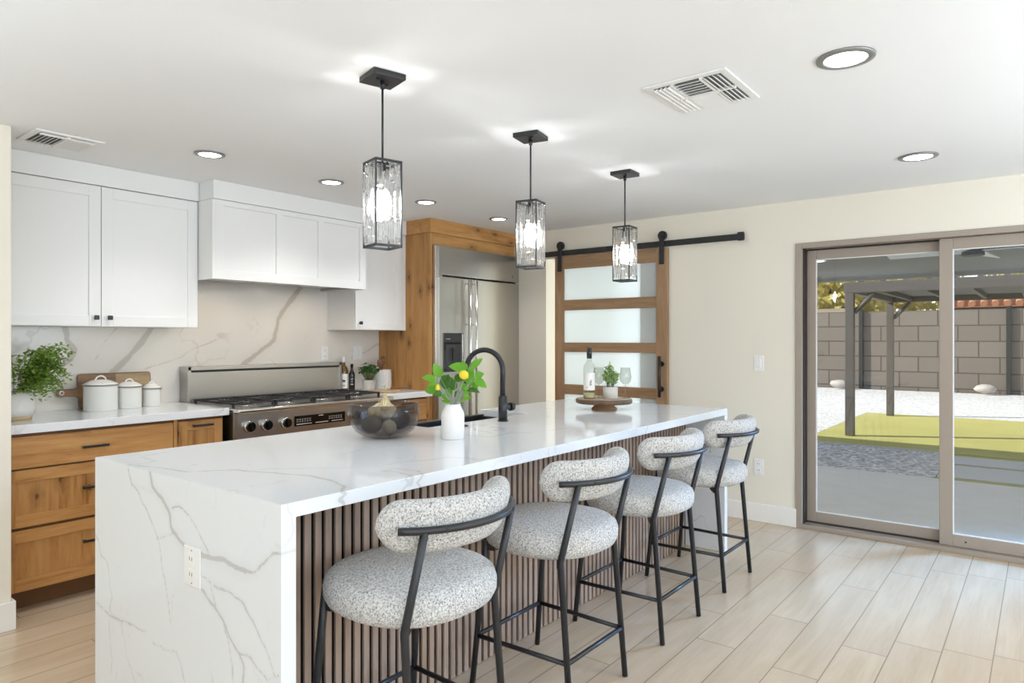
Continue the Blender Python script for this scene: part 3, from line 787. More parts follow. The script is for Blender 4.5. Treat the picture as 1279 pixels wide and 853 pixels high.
outlet('light_switch', (3.81, YK-.012, 1.255), '-y', 'white double switch on the backsplash near the wooden spoons', 'light switch', .1, kind='double')

# ================================================================== KITCHEN RUN
BV = [(.018, .65, [(1.575,YK-.012,1.50),(1.595,YK-.012,1.365),(1.632,YK-.012,1.311),(1.612,YK-.012,1.258),(1.555,YK-.012,1.196)]),
 (.020, .6, [(2.13,YK-.012,1.50),(2.025,YK-.012,1.349),(1.951,YK-.012,1.261),(1.84,YK-.012,1.15)]),
 (.020, .65, [(3.28,YK-.012,1.82),(3.08,YK-.012,1.594),(3.038,YK-.012,1.519),(3.004,YK-.012,1.364),(2.875,YK-.012,1.273),(2.745,YK-.012,1.181)]),
 (.004, .4, [(2.595,YK-.012,1.393),(2.372,YK-.012,1.303),(2.234,YK-.012,1.228),(2.05,YK-.012,1.18)]),
 (.004, .4, [(1.902,YK-.012,1.47),(1.808,YK-.012,1.365),(1.753,YK-.012,1.24)]),
 (.012, .35, [(4.05,YK-.012,1.33),(3.9,YK-.012,1.26),(3.75,YK-.012,1.22)])]
M['q_splash'] = quartz('quartz_backsplash', BV, (.77, .73, .665), (.40, .345, .27), rough=.14, faint=.3, seed=5)
CZ = .945; CT = .045; CY = 4.0; PXL = 4.055
tag(obj('quartz_backsplash', MB().box(XS+.002, PXL-.003, YK-.012, YK-.001, CZ, 1.80), M['q_splash'], origin=(2.5, YK-.006, CZ)), 'white quartz backsplash slab with bold grey brown veins behind the range', 'backsplash')
RX0, RX1 = 2.275, 3.55
tag(obj('quartz_countertop', MB().box(XS+.003, RX0-.012, CY, YK-.013, CZ-CT, CZ, .003), M['q_ctr'], origin=(1.7, 4.3, CZ-CT)), 'white quartz countertop left of the range under the canisters', 'countertop')
tag(obj('quartz_countertop', MB().box(RX1+.006, PXL-.003, CY, YK-.013, CZ-CT, CZ, .003), M['q_ctr'], origin=(3.8, 4.3, CZ-CT)), 'short white quartz countertop between the range and the refrigerator', 'countertop')

CF = 4.03   # drawer face plane
def pull(x, z, L, parent, y=CF, mat=None):
    return obj('handle', MB().box(x-L/2, x+L/2, y-.034, y-.022, z-.006, z+.006, .002).box(x-L/2+.008, x-L/2+.02, y-.024, y-.0, z-.005, z+.005).box(x+L/2-.02, x+L/2-.008, y-.024, y-.0, z-.005, z+.005), mat or M['black'], parent)
def shaker(name, x0, x1, z0, z1, parent, mats, rail=.06, y=CF, th=.02, rec=.008, vert=False):
    """frame and recessed panel drawer or door front"""
    b = MB()
    b.box(x0, x0+rail, y, y+th, z0, z1, .0015, 1); b.box(x1-rail, x1, y, y+th, z0, z1, .0015, 1)
    b.box(x0+rail, x1-rail, y+.0004, y+th, z1-rail, z1, .0015, 0); b.box(x0+rail, x1-rail, y+.0004, y+th, z0, z0+rail, .0015, 0)
    b.box(x0+rail-.002, x1-rail+.002, y+rec, y+th-.001, z0+rail-.002, z1-rail+.002, 0, 2)
    return obj(name, b, mats, parent)
AW = [M['alder_h'], M['alder_v'], M['alder_b']]
# left drawer base
c = thing('drawer_cabinet', (1.5, 4.3, 0), 'knotty alder base cabinet with three wide drawers, left of the range', 'cabinet', 'alder base cabinets')
obj('cabinet_body', MB().box(XS+.004, 1.945, CF+.021, YK-.015, .11, CZ-CT), M['toe'], c)
obj('toe_kick', MB().box(XS+.015, 1.955, CF+.09, CF+.11, 0.001, .11), M['toe'], c)
d = obj('drawer', MB().box(XS+.006, 1.93, CF, CF+.02, .723, .882, .002), M['alder_h'], c); pull(1.508, .80, .13, d)
d = shaker('drawer', XS+.006, 1.93, .428, .714, c, AW); pull(1.508, .585, .13, d)
d = shaker('drawer', XS+.006, 1.93, .108, .413, c, AW); pull(1.508, .30, .13, d)
obj('stile', MB().box(1.934, 1.955, CF+.002, CF+.02, .11, CZ-CT), M['alder_v'], c)
c = thing('pullout_cabinet', (2.1, 4.3, 0), 'narrow knotty alder pull-out cabinet against the left side of the range', 'cabinet', 'alder base cabinets')
obj('toe_kick', MB().box(1.957, RX0-.03, CF+.09, CF+.11, 0.001, .11), M['toe'], c)
obj('cabinet_body', MB().box(1.957, RX0-.03, CF+.021, YK-.015, .11, CZ-CT), M['toe'], c)
d = shaker('drawer', 1.96, 2.235, .108, .882, c, AW, .055); pull(2.10, .853, .125, d)
c = thing('drawer_cabinet', (3.8, 4.3, 0), 'knotty alder base cabinet between the range and the refrigerator', 'cabinet', 'alder base cabinets')
obj('cabinet_body', MB().box(RX1+.01, PXL-.003, CF+.021, YK-.015, .11, CZ-CT), M['toe'], c)
d = obj('drawer', MB().box(RX1+.02, PXL-.045, CF, CF+.02, .71, .882, .002), M['alder_h'], c); pull(3.79, .855, .13, d)
d = shaker('door', RX1+.02, PXL-.045, .108, .70, c, AW)
obj('toe_kick', MB().box(RX1+.02, PXL-.01, CF+.09, CF+.11, 0.001, .11), M['toe'], c)
obj('stile', MB().box(PXL-.043, PXL-.004, CF+.001, CF+.02, .11, CZ-CT), M['alder_v'], c)

# uppers
UF = 4.31; UB = 1.447; UT = 2.26
W3 = [M['cab']]*3
def knob(x, z, parent, y):
    return obj('knob', MB().cyl((x, y, z), (x, y-.016, z), .006).box(x-.013, x+.013, y-.03, y-.016, z-.013, z+.013, .004), M['black'], parent)
HX0, HX1, HF, HB = 2.226, 3.46, 4.135, 1.755
c = thing('upper_cabinet', (1.66, 4.5, UB), 'white two-door upper cabinet above the canisters and fern', 'cabinet', 'white wall cabinets')
obj('cabinet_body', MB().box(XS+.004, HX0-.004, UF+.021, YK-.013, UB, UT).box(XS+.01, HX0-.01, UF+.021, UF+.03, UB-.002, UB), M['cab'], c)
d = shaker('door', XS+.006, 1.648, UB, UT-.004, c, W3, .062, UF, rec=.009); knob(1.618, UB+.05, d, UF)
d = shaker('door', 1.652, HX0-.006, UB, UT-.004, c, W3, .062, UF, rec=.009); knob(1.69, UB+.05, d, UF)
c = thing('upper_cabinet', (3.75, 4.5, UB), 'narrow white upper cabinet between the range hood and the refrigerator', 'cabinet', 'white wall cabinets')
obj('cabinet_body', MB().box(3.50, PXL-.06, UF+.021, YK-.013, UB, UT), M['cab'], c)
d = shaker('door', 3.502, PXL-.062, UB+.002, UT-.004, c, W3, .058, UF, rec=.009); knob(3.54, UB+.055, d, UF)
obj('filler', MB().box(PXL-.058, PXL-.003, UF+.015, UF+.03, UB, UT), M['cab'], c)
# fascia up to ceiling
struct('trim_1', MB().box(XS+.004, HX0-.002, UF-.012, YK-.002, UT, H-.001, .002), M['cab'])
struct('trim_2', MB().box(HX0, HX1+.006, HF-.012, YK-.002, UT+.002, H-.001, .002), M['cab'])
struct('trim_3', MB().box(HX1+.01, PXL-.018, UF-.012, YK-.002, UT, H-.001, .002), M['cab'])
# hood
c = thing('range_hood', (2.84, 4.4, HB), 'white panelled range hood cover above the stove', 'range hood')
b = MB()
b.box(HX0, HX0+.02, HF, YK-.013, HB, UT).box(HX1-.02, HX1, HF, YK-.013, HB, UT)
b.box(HX0+.02, HX1-.02, HF+.012, HF+.02, HB+.001, UT)
b.box(HX0+.02, HX1-.02, HF, HF+.012, HB, HB+.06, .001).box(HX0+.02, HX1-.02, HF, HF+.012, UT-.035, UT, .001)
wd = (HX1-HX0)
sx = [HX0+.02, HX0+.075, HX0+.455, HX0+.51, HX1-.44, HX1-.385, HX1-.06, HX1-.02]
for i in (0, 2, 4, 6): b.box(sx[i], sx[i+1], HF-.0002, HF+.012, HB+.06, UT-.035, .001)
obj('hood_cover', b, M['cab'], c)
obj('liner', MB().box(HX0+.03, HX1-.03, HF+.025, YK-.014, HB+.03, HB+.045).box(HX0+.021, HX0+.03, HF+.021, YK-.014, HB+.012, HB+.045).box(HX1-.03, HX1-.021, HF+.021, YK-.014, HB+.012, HB+.045)
    .box(HX0+.03, HX1-.03, HF+.021, HF+.03, HB+.005, HB+.045), M['steel'], c)
b = MB()
for i in range(3): b.box(HX0+.12+i*.345, HX0+.44+i*.345, HF+.14, YK-.12, HB+.022, HB+.03, .003)
obj('filter', b, M['chrome'], c)
for x in (HX0+.3, HX1-.3):
    obj('hood_light', MB().cyl((x, HF+.09, HB+.022), (x, HF+.09, HB+.03), .03), M['lens'], c)
    l = lamp('hood_lamp', 'SPOT', (x, HF+.13, HB+.01), (0, .35, -1), 3.0, (1, .80, .60), spot_size=math.radians(150), spot_blend=.8, shadow_soft_size=.05)
    l.parent = c; l.location = Vector(l.location)-Vector(c.location)

# ---- range
r = thing('range_stove', (2.9, 4.3, 0), 'wide stainless steel range with six burners and low backguard', 'stove')
RF = 3.95; RT = .935
obj('oven_body', MB().box(RX0, RX1, RF+.03, YK-.02, .06, RT-.01), M['steel'], r)
obj('kick_panel', MB().box(RX0+.02, RX1-.02, RF+.08, RF+.1, .002, .06), M['blackdull'], r)
obj('control_panel', MB().box(RX0+.012, RX1-.012, RF, RF+.03, .735, .905, .002), M['steel'], r)
obj('bullnose', MB().box(RX0, RX1, RF-.035, RF+.08, .905, RT+.002, .012, seg=4), M['chrome'], r)
obj('cooktop_tray', MB().box(RX0+.01, RX1-.01, RF+.08, YK-.13, RT-.01, RT), M['steel'], r)
b = MB().box(RX0, RX1, YK-.125, YK-.02, RT, 1.145, .002).box(RX0, RX1, YK-.135, YK-.02, 1.16, 1.185, .002).box(RX0, RX0+.022, YK-.135, YK-.02, RT, 1.185, .001).box(RX1-.022, RX1, YK-.135, YK-.02, RT, 1.185, .001)
bgd = obj('backguard', b, M['steel'], r)
obj('vent_slot', MB().box(RX0+.022, RX1-.022, YK-.122, YK-.03, 1.145, 1.16), M['slot'], bgd)
for i, x in enumerate((2.361, 2.481, 2.622, 3.19, 3.325, 3.435)):
    k = obj('knob', MB().cyl((x, RF, .822), (x, RF-.028, .822), .038, .034, 28), M['chrome'], r)
    obj('knob_cap', MB().cyl((x, RF-.028, .822), (x, RF-.04, .822), .031, .029, 28).box(x-.005, x+.005, RF-.048, RF-.038, .795, .849, .002), M['gloss_black'], k)
dsp = obj('display', MB().box(2.695, 3.111, RF-.004, RF+.001, .788, .857, .001), M['gloss_black'], r)
b = MB()
for x0_ in (2.71, 2.97):
    for i in range(6):
        for j in range(2): b.box(x0_+i*.02, x0_+i*.02+.012, RF-.0046, RF-.004, .815+j*.014, .823+j*.014)
obj('button', b, M['inkgrey'], dsp)
obj('logo_mark', MB().box(2.885, 2.925, RF-.0046, RF-.004, .845, .850).box(2.71, 2.83, RF-.0046, RF-.004, .799, .803).box(2.86, 2.965, RF-.0046, RF-.004, .799, .803).box(2.995, 3.09, RF-.0046, RF-.004, .799, .803), M['white_plastic'], dsp)
dr = obj('oven_door', MB().box(RX0+.015, RX1-.43, RF, RF+.03, .14, .725, .004).box(RX1-.42, RX1-.015, RF, RF+.03, .14, .725, .004), M['steel'], r)
obj('oven_handle', MB().tube([(RX0+.05, RF, .68), (RX0+.05, RF-.05, .68), (RX1-.48, RF-.05, .68), (RX1-.48, RF, .68)], .012).tube([(RX1-.39, RF, .68), (RX1-.39, RF-.05, .68), (RX1-.05, RF-.05, .68), (RX1-.05, RF, .68)], .012), M['chrome'], dr)
gw = (RX1-RX0-.06)/4
for i in range(4):
    x0_ = RX0+.03+i*gw+.004; x1_ = x0_+gw-.008; ya, yb = RF+.09, YK-.15
    b = MB()
    zg = RT+.032
    for y in (ya, yb-.012, (ya+yb)/2-.006): b.box(x0_, x1_, y, y+.012, zg-.012, zg, .002)
    for x in (x0_, x1_-.012): b.box(x, x+.012, ya, yb, zg-.012, zg, .002)
    xm = (x0_+x1_)/2
    for yc in ((ya*3+yb)/4, (ya+yb*3)/4):
        for a in range(4):
            rr = Matrix.Rotation(a*PI/2+PI/4, 3, 'Z')
            b.box(xm+.035, xm+.125, yc-.005, yc+.005, zg-.010, zg, .001, rot=rr, piv=(xm, yc, zg))
    for x in (x0_, x1_-.014):
        for y in (ya, yb-.014): b.box(x, x+.014, y, y+.014, RT, zg-.006)
    obj('grate', b, M['blackdull'], r)
    for yc in ((ya*3+yb)/4, (ya+yb*3)/4):
        bn = obj('burner', MB().lathe([(.0, RT), (.055, RT), (.055, RT+.008), (.042, RT+.012), (.042, RT+.018), (0, RT+.018)], 24, (xm, yc, 0)), M['blackdull'], r)
        obj('burner_ring', MB().lathe([(.056, RT+.001), (.062, RT+.001), (.062, RT+.006), (.056, RT+.006)], 24, (xm, yc, 0), close=True), M['chrome'], bn)

# ---- refrigerator and enclosure
c = thing('refrigerator_enclosure', (4.6, 4.35, 0), 'knotty alder tall panel and crown boxed around the refrigerator', 'cabinet')
obj('side_panel', MB().box(PXL, PXL+.025, 4.03, YK-.002, 0.002, 2.262, .001), M['alder_b'], c)
obj('face_rail', MB().box(PXL+.025, XW-.003, 4.03, 4.05, 2.165, 2.262, .001), M['alder_h'], c)
obj('top_box', MB().box(PXL+.026, XW-.004, 4.05, YK-.002, 2.17, 2.262), M['alder_h'], c)
obj('crown', MB().box(PXL-.016, XW-.003, 4.012, YK-.002, 2.262, H-.001, .002), M['alder_h'], c)
FX0, FX1, FF, FS = PXL+.032, XW-.008, 3.972, 4.475
f = thing('refrigerator', (4.64, 4.3, 0), 'built-in stainless steel side by side refrigerator with black dispenser', 'refrigerator')
obj('fridge_body', MB().box(FX0+.002, FX1-.002, FF+.056, YK-.05, .02, 2.155), M['blackdull'], f)
obj('side_trim', MB().box(FX0-.005, FX0+.004, FF+.02, FF+.07, .05, 2.158, .001), M['chrome'], f)
tp = obj('grille_panel', MB().box(FX0+.006, FX1, FF, FF+.055, 1.912, 2.155, .004), M['steel'], f)
obj('badge', MB().cyl((5.09, FF, 1.965), (5.09, FF-.003, 1.965), .013, n=20), M['ringgrey'], tp)
obj('toe_grille', MB().box(FX0+.01, FX1-.01, FF+.07, FF+.09, .005, .1), M['blackdull'], f)
dl = obj('door', MB().box(FX0+.006, FS-.003, FF, FF+.055, .11, 1.898, .005), M['steel_v'], f)
dd = obj('door', MB().box(FS+.003, FX1, FF, FF+.055, .11, 1.898, .005), M['steel_v'], f)
for x, p in ((FS-.042, dl), (FS+.036, dd)):
    obj('handle', MB().cyl((x, FF-.055, .66), (x, FF-.055, 1.89), .011).cyl((x, FF-.055, 1.855), (x, FF, 1.855), .008).cyl((x, FF-.055, .70), (x, FF, .70), .008).cyl((x, FF-.055, 1.50), (x, FF, 1.50), .006), M['chrome'], p)
    obj('hinge', MB().box(*((FX0+.008, FX0+.05) if p is dl else (FX1-.06, FX1-.01)), FF-.004, FF+.03, 1.899, 1.911), M['chrome'], p)
dp = obj('water_dispenser', MB().box(4.15, 4.395, FF-.006, FF-.0005, 1.095, 1.425, .003), M['gloss_black'], dl)
obj('dispenser_recess', MB().box(4.17, 4.36, FF-.0075, FF-.006, 1.12, 1.33).box(4.17, 4.36, FF-.03, FF-.006, 1.112, 1.122), M['slot'], dp)
obj('paddle', MB().box(4.25, 4.28, FF-.02, FF-.007, 1.19, 1.30, .003), M['blackdull'], dp)
obj('touch_button', MB().box(4.18, 4.19, FF-.0066, FF-.006, 1.37, 1.38).box(4.20, 4.21, FF-.0066, FF-.006, 1.37, 1.38).box(4.215, 4.225, FF-.0066, FF-.006, 1.37, 1.38), M['inkgrey'], dp)
obj('side_trim', MB().box(4.372, 4.39, FF-.012, FF-.006, 1.10, 1.42, .002), M['chrome'], dp)

# ================================================================== BARN DOOR
BX = 5.15
bd = thing('barn_door', (BX+.02, 2.975, .012), 'brown oak sliding barn door with frosted glass panes', 'door')
by0, by1 = 2.424, 3.527
b = MB()
for y in (by0, by1-.095): b.box(BX, BX+.04, y, y+.095, .012, 2.122, .002)
obj('stile', MB().box(BX, BX+.04, by0, by0+.095, .012, 2.122, .002), M['barn_v'], bd)
obj('stile', MB().box(BX, BX+.04, by1-.095, by1, .012, 2.122, .002), M['barn_v'], bd)
b.b.free()
rails = [(2.007, 2.122), (1.633, 1.725), (1.258, 1.342), (.879, .967), (.50, .59), (.012, .21)]
for z0, z1 in rails: obj('rail', MB().box(BX+.001, BX+.039, by0+.095, by1-.095, z0, z1, .002), M['barn_h'], bd)
for (a0, a1), (b0, b1) in zip(rails[:-1], rails[1:]):
    obj('frosted_pane', MB().box(BX+.014, BX+.02, by0+.09, by1-.09, b1-.005, a0+.005), M['frosted'], bd)
hy = 2.47
h = obj('pull_handle', MB().cyl((BX-.045, hy, .90), (BX-.045, hy, 1.235), .013), M['black'], bd)
for z in (.965, 1.17): obj('standoff', MB().cyl((BX-.045, hy, z), (BX-.003, hy, z), .009).cyl((BX-.008, hy, z), (BX, hy, z), .022), M['black'], h)
RZ = 2.153
for y in (by0+.045, by1-.055):
    hg = obj('hanger_strap', MB().box(BX-.008, BX, y-.021, y+.021, 1.985, RZ+.06, .002).cyl((BX-.008, y, RZ+.058), (BX, y, RZ+.058), .021), M['black'], bd)
    obj('roller', MB().cyl((BX+.002, y, RZ+.068), (BX+.022, y, RZ+.068), .038, n=28).cyl((BX-.012, y, RZ+.066), (BX+.03, y, RZ+.066), .010, n=8), M['black'], hg)
    b = MB()
    for z in (2.015, 2.09): b.cyl((BX-.013, y, z), (BX-.008, y, z), .009, n=6)
    obj('bolt', b, M['blackdull'], hg)
tr = thing('barn_door_track', (BX+.012, 2.9, RZ), 'black steel barn door rail along the cream wall', 'door track')
obj('rail', MB().box(BX+.008, BX+.016, 1.795, 3.93, RZ-.024, RZ+.024, .002), M['black'], tr)
for y in (1.9, 2.45, 3.0, 3.5, 3.87): obj('spacer', MB().cyl((BX+.016, y, RZ), (XW, y, RZ), .013).cyl((BX, y, RZ), (BX+.008, y, RZ), .011, n=6), M['black'], tr)
obj('end_stop', MB().box(BX-.006, BX+.024, 1.80, 1.845, RZ-.03, RZ+.034, .003), M['black'], tr)

# ================================================================== CEILING FIXTURES
dlt = thing('recessed_downlight', (0, 0, H), '', 'ceiling light', 'recessed ceiling downlights')
obj('trim_ring', MB().lathe([(.072, H-.001), (.098, H-.001), (.096, H-.007), (.076, H-.010), (.070, H-.006)], 40, close=True), M['ringgrey'], dlt)
obj('lens', MB().cyl((0, 0, H-.006), (0, 0, H-.002), .072, n=40), M['lens'], dlt)
DL = [(2.662, .563, 'lit downlight nearest the camera, right of the ceiling vent'), (4.339, .55, 'lit downlight above the sliding glass door'),
      (1.911, 3.579, 'leftmost of the four lit downlights along the white cabinets'), (2.73, 3.6, 'lit downlight in front of the range hood, left of the nearest pendant'),
      (3.554, 3.578, 'lit downlight between the nearest pendant and the refrigerator crown'), (4.423, 3.596, 'lit downlight above the refrigerator, left of the middle pendant')]
for i, (x, y, lb) in enumerate(DL):
    o = dlt if i == 0 else dup(dlt, (x, y, H), lb)
    o.location = (x, y, H); o['label'] = lb
    if y > 2: o.scale = (.8, .8, 1)
    lo = lamp('downlight_lamp', 'SPOT', (x, y, H-.02), (0, 0, -1), (20 if y > 2 else 8), (1, .965, .93), spot_size=math.radians(125), spot_blend=.7, shadow_soft_size=.07)
# vents
v = thing('ceiling_vent', (2.668, 1.1, H), 'square white ceiling air vent near the middle of the ceiling', 'vent')
vx0, vx1, vy0, vy1 = 2.475, 2.862, .932, 1.268
vx, vy = 2.668, 1.1
b = MB()
fr = .03
b.box(vx0, vx1, vy0, vy0+fr, H-.008, H-.0005, .002).box(vx0, vx1, vy1-fr, vy1, H-.008, H-.0005, .002).box(vx0, vx0+fr, vy0+fr, vy1-fr, H-.008, H-.0005, .002).box(vx1-fr, vx1, vy0+fr, vy1-fr, H-.008, H-.0005, .002)
obj('vent_frame', b, M['vent'], v)
obj('duct', MB().box(vx0+fr, vx1-fr, vy0+fr, vy1-fr, H-.003, H-.0005), M['ventdark'], v)
ix0, ix1, iy0, iy1 = vx0+fr, vx1-fr, vy0+fr, vy1-fr
ly = (iy1-iy0)*.27
b = MB()
for k in (0, 1):     # side banks, blades along x
    y0_ = iy0 if k == 0 else iy1-ly
    for j in range(4):
        y = y0_+(j+.5)*ly/4
        b.box(ix0+.004, (ix0+ix1)/2-.006, y-.0075, y+.0075, H-.013, H-.011, rot=Matrix.Rotation((-.6 if k else .6), 3, 'X'))
        b.box((ix0+ix1)/2+.006, ix1-.004, y-.0075, y+.0075, H-.013, H-.011, rot=Matrix.Rotation((-.6 if k else .6), 3, 'X'))
for j in range(12):  # middle bank, blades along y
    x = ix0+(j+.5)*(ix1-ix0)/12
    b.box(x-.0095, x+.0095, iy0+ly+.012, iy1-ly-.012, H-.013, H-.011, rot=Matrix.Rotation((-.5 if j < 6 else .5), 3, 'Y'))
b.box(ix0, ix1, iy0+ly, iy0+ly+.01, H-.014, H-.002).box(ix0, ix1, iy1-ly-.01, iy1-ly, H-.014, H-.002).box((ix0+ix1)/2-.005, (ix0+ix1)/2+.005, iy0, iy1, H-.0145, H-.002)
obj('louvres', b, M['vent'], v)
v = thing('ceiling_vent', (1.32, 3.93, H), 'rectangular white ceiling air vent above the left upper cabinets', 'vent')
vx0, vx1, vy0, vy1 = 1.165, 1.47, 3.79, 4.07
b = MB()
b.box(vx0, vx1, vy0, vy0+fr, H-.008, H-.0005, .002).box(vx0, vx1, vy1-fr, vy1, H-.008, H-.0005, .002).box(vx0, vx0+fr, vy0+fr, vy1-fr, H-.008, H-.0005, .002).box(vx1-fr, vx1, vy0+fr, vy1-fr, H-.008, H-.0005, .002)
obj('vent_frame', b, M['vent'], v)
obj('duct', MB().box(vx0+fr, vx1-fr, vy0+fr, vy1-fr, H-.003, H-.0005), M['ventdark'], v)
b = MB(); xm = (vx0+vx1)/2
for j in range(6):
    for sgn, xa, xb in ((1, vx0+fr+.004, xm-.006), (-1, xm+.006, vx1-fr-.004)):
        x = xa+(j+.5)*(xb-xa)/6
        b.box(x-.008, x+.008, vy0+fr+.03, vy1-fr-.002, H-.013, H-.011, rot=Matrix.Rotation(-.7*sgn, 3, 'Y'))
for k in range(2):
    y = vy0+fr+.006+k*.013; b.box(vx0+fr, vx1-fr, y-.004, y+.004, H-.013, H-.011, rot=Matrix.Rotation(-.6, 3, 'X'))
b.box(xm-.005, xm+.005, vy0+fr, vy1-fr, H-.0145, H-.002)
obj('louvres', b, M['vent'], v)

# ---- pendants
pd = thing('pendant_light', (0, 0, H), '', 'pendant light', 'crystal pendants over the island')
cs = .066
obj('canopy', MB().box(-cs, cs, -cs, cs, H-.022, H-.0005, .002), M['black'], pd)
b = MB()
for x, y in ((-.03, -.02), (.03, .02)): b.cyl((x, y, H-.022), (x, y, H-.03), .006, n=12)
b.cyl((0, 0, H-.022), (0, 0, H-.05), .009)
obj('canopy_fitting', b, M['black'], pd)
zt, zb, hs = 2.045, 1.725, .053
obj('rod', MB().cyl((0, 0, zt-.004), (0, 0, H-.045), .0042, n=10), M['black'], pd)
b = MB(); t = .005
for z in (zt, zb):
    for s in (-1, 1):
        b.box(-hs-t/2, hs+t/2, s*hs-t/2, s*hs+t/2, z-t, z+t); b.box(s*hs-t/2, s*hs+t/2, -hs+t/2, hs-t/2, z-t, z+t)
b.box(-hs, hs, -.004, .004, zt-.004, zt+.004)
for x in (-hs, hs):
    for y in (-hs, hs): b.box(x-t/2, x+t/2, y-t/2, y+t/2, zb, zt)
obj('cage_frame', b, M['black'], pd)
obj('socket', MB().cyl((0, 0, zt-.06), (0, 0, zt), .014), M['black'], pd)
obj('finial', MB().cyl((.02, 0, zt+.004), (.02, 0, zt+.018), .004, n=10), M['black'], pd)
obj('bulb', MB().ball((0, 0, 1.885), .024, 16, (1, 1, 2.4)), M['bulb'], pd)
rnd = random.Random(3)
for side in range(4):
    rot = Matrix.Rotation(side*PI/2, 3, 'Z')
    for col in range(4):
        u = -.0375+col*.025
        z = zb+.008+rnd.uniform(0, .02)+(.02 if col % 2 else 0)
        while z < zt-.04:
            L = min(rnd.uniform(.055, .085), zt-.008-z)
            b = MB().box(u-.0105, u+.0105, -hs-.0045+rnd.uniform(-.004, .001), -hs+.0045, z, z+L, .002, seg=1, rot=rot, piv=(0, 0, 0))
            obj('crystal', b, M['crystal'], pd)
            z += L+.003
for i, (x, lb, rz) in enumerate(((1.754, 'crystal pendant nearest the camera, above the near end of the island', -15), (2.709, 'middle crystal pendant above the island, in front of the refrigerator', 12), (3.668, 'far crystal pendant hanging in front of the barn door', 3))):
    o = pd if i == 0 else dup(pd, (0, 0, 0), lb)
    o.location = (x, 2.0, H); o['label'] = lb; o.rotation_euler = (0, 0, math.radians(rz))

# ================================================================== BAR STOOLS
st = thing('bar_stool', (0, 0, 0), '', 'bar stool', 'boucle bar stools along the island')
SZ = .665
prof = [(0, .552), (.18, .552), (.225, .556), (.247, .568), (.258, .59), (.259, .62), (.252, .643), (.235, .657), (.19, .664), (.1, .668), (0, .669)]
b = MB().lathe(prof, 48, pw=2.3)
obj('seat', b, M['boucle'], st)
# backrest: swept rounded cushion
b = MB(); n1, n2 = 90, 24; rings = []
RB = .262; ph = 64
for i in range(n1+1):
    u = i/n1; a = math.radians(-ph+2*ph*u)
    e = min(u, 1-u)*RB*math.radians(2*ph)       # distance to end
    k = 1.0 if e > .075 else math.sqrt(max(0.0, 1-((.075-e)/.075)**2))
    k = max(k, .03)
    tilt = .05
    ring = []
    for j in range(n2):
        t_ = 2*PI*j/n2; ct, s_ = math.cos(t_), math.sin(t_)
        q = (abs(ct)**2.6+abs(s_)**2.6)**(-1/2.6)
        dr, dz = .043*q*ct*(.55+.45*k), .078*q*s_*k
        r_ = RB+dr+dz*.25
        ring.append(b.b.verts.new((r_*math.sin(a), -r_*math.cos(a), .852+dz)))
    rings.append(ring)
for A, B in zip(rings[:-1], rings[1:]):
    for j in range(n2):
        f_ = b.b.faces.new((A[j], A[(j+1) % n2], B[(j+1) % n2], B[j])); f_.smooth = True
b.b.faces.new(rings[0][::-1]); b.b.faces.new(rings[-1])
bmesh.ops.recalc_face_normals(b.b, faces=b.b.faces)
obj('backrest', b, M['boucle'], st)
RR = .318
pts = [(RR*math.sin(math.radians(a)), -RR*math.cos(math.radians(a)), .852) for a in range(-50, 51, 4)]
br = obj('back_rail', MB().tube(pts, .011, 12), M['black'], st)
for a in (-26, 26):
    s_, c_ = math.sin(math.radians(a)), -math.cos(math.radians(a))
    obj('screw', MB().cyl(((RR+.008)*s_, (RR+.008)*c_, .852), ((RR+.013)*s_, (RR+.013)*c_, .852), .006, n=12), M['blackdull'], br)
a38 = math.radians(37)
for s in (-1, 1):
    obj('leg', MB().tube([(s*RR*math.sin(a38), -RR*math.cos(a38), .85), (s*.195, -.185, .585), (s*.195, -.178, .555), (s*.203, -.225, 0.003)], [.0115, .0125, .0125, .0115], 12), M['black'], st)
    obj('leg', MB().tube([(s*.20, .165, .63), (s*.205, .185, .45), (s*.22, .228, .003)], [.0125, .0125, .0115], 12), M['black'], st)
    obj('seat_bracket', MB().box(min(s*.12, s*.2), max(s*.12, s*.2), .13, .165, .54, .556, .002).box(min(s*.18, s*.205), max(s*.18, s*.205), .14, .17, .54, .60, .002), M['black'], st)
    obj('seat_bracket', MB().prism([(s*.195, -.185), (s*.195, -.16), (s*.12, -.11), (s*.12, -.13)], .53, .555), M['black'], st)
def legpt(s, fr_, z):
    if fr_: t_ = (.45-z)/.447; return (s*(.205+.015*t_), .185+.043*t_, z)
    t_ = (.555-z)/.552; return (s*(.195+.008*t_), -.178-.047*t_, z)
zr = .195
fl, frr, bl, brr = legpt(-1, 1, zr), legpt(1, 1, zr), legpt(-1, 0, zr), legpt(1, 0, zr)
for p, q in ((fl, frr), (bl, brr), (fl, bl), (frr, brr)):
    obj('footrest_bar', MB().tube([p, q], .009, 10), M['black'], st)
for i, (x, y, rz, lb) in enumerate(((1.50, 1.575, 0, 'grey boucle bar stool nearest the camera'), (2.265, 1.57, 0, 'second boucle bar stool from the camera'), (3.025, 1.575, 0, 'third boucle bar stool from the camera'), (3.815, 1.59, 0, 'far boucle bar stool at the end of the island'))):
    o = st if i == 0 else dup(st, (0, 0, 0), lb)
    o.location = (x, y, 0); o['label'] = lb; o.rotation_euler = (0, 0, math.radians(rz))

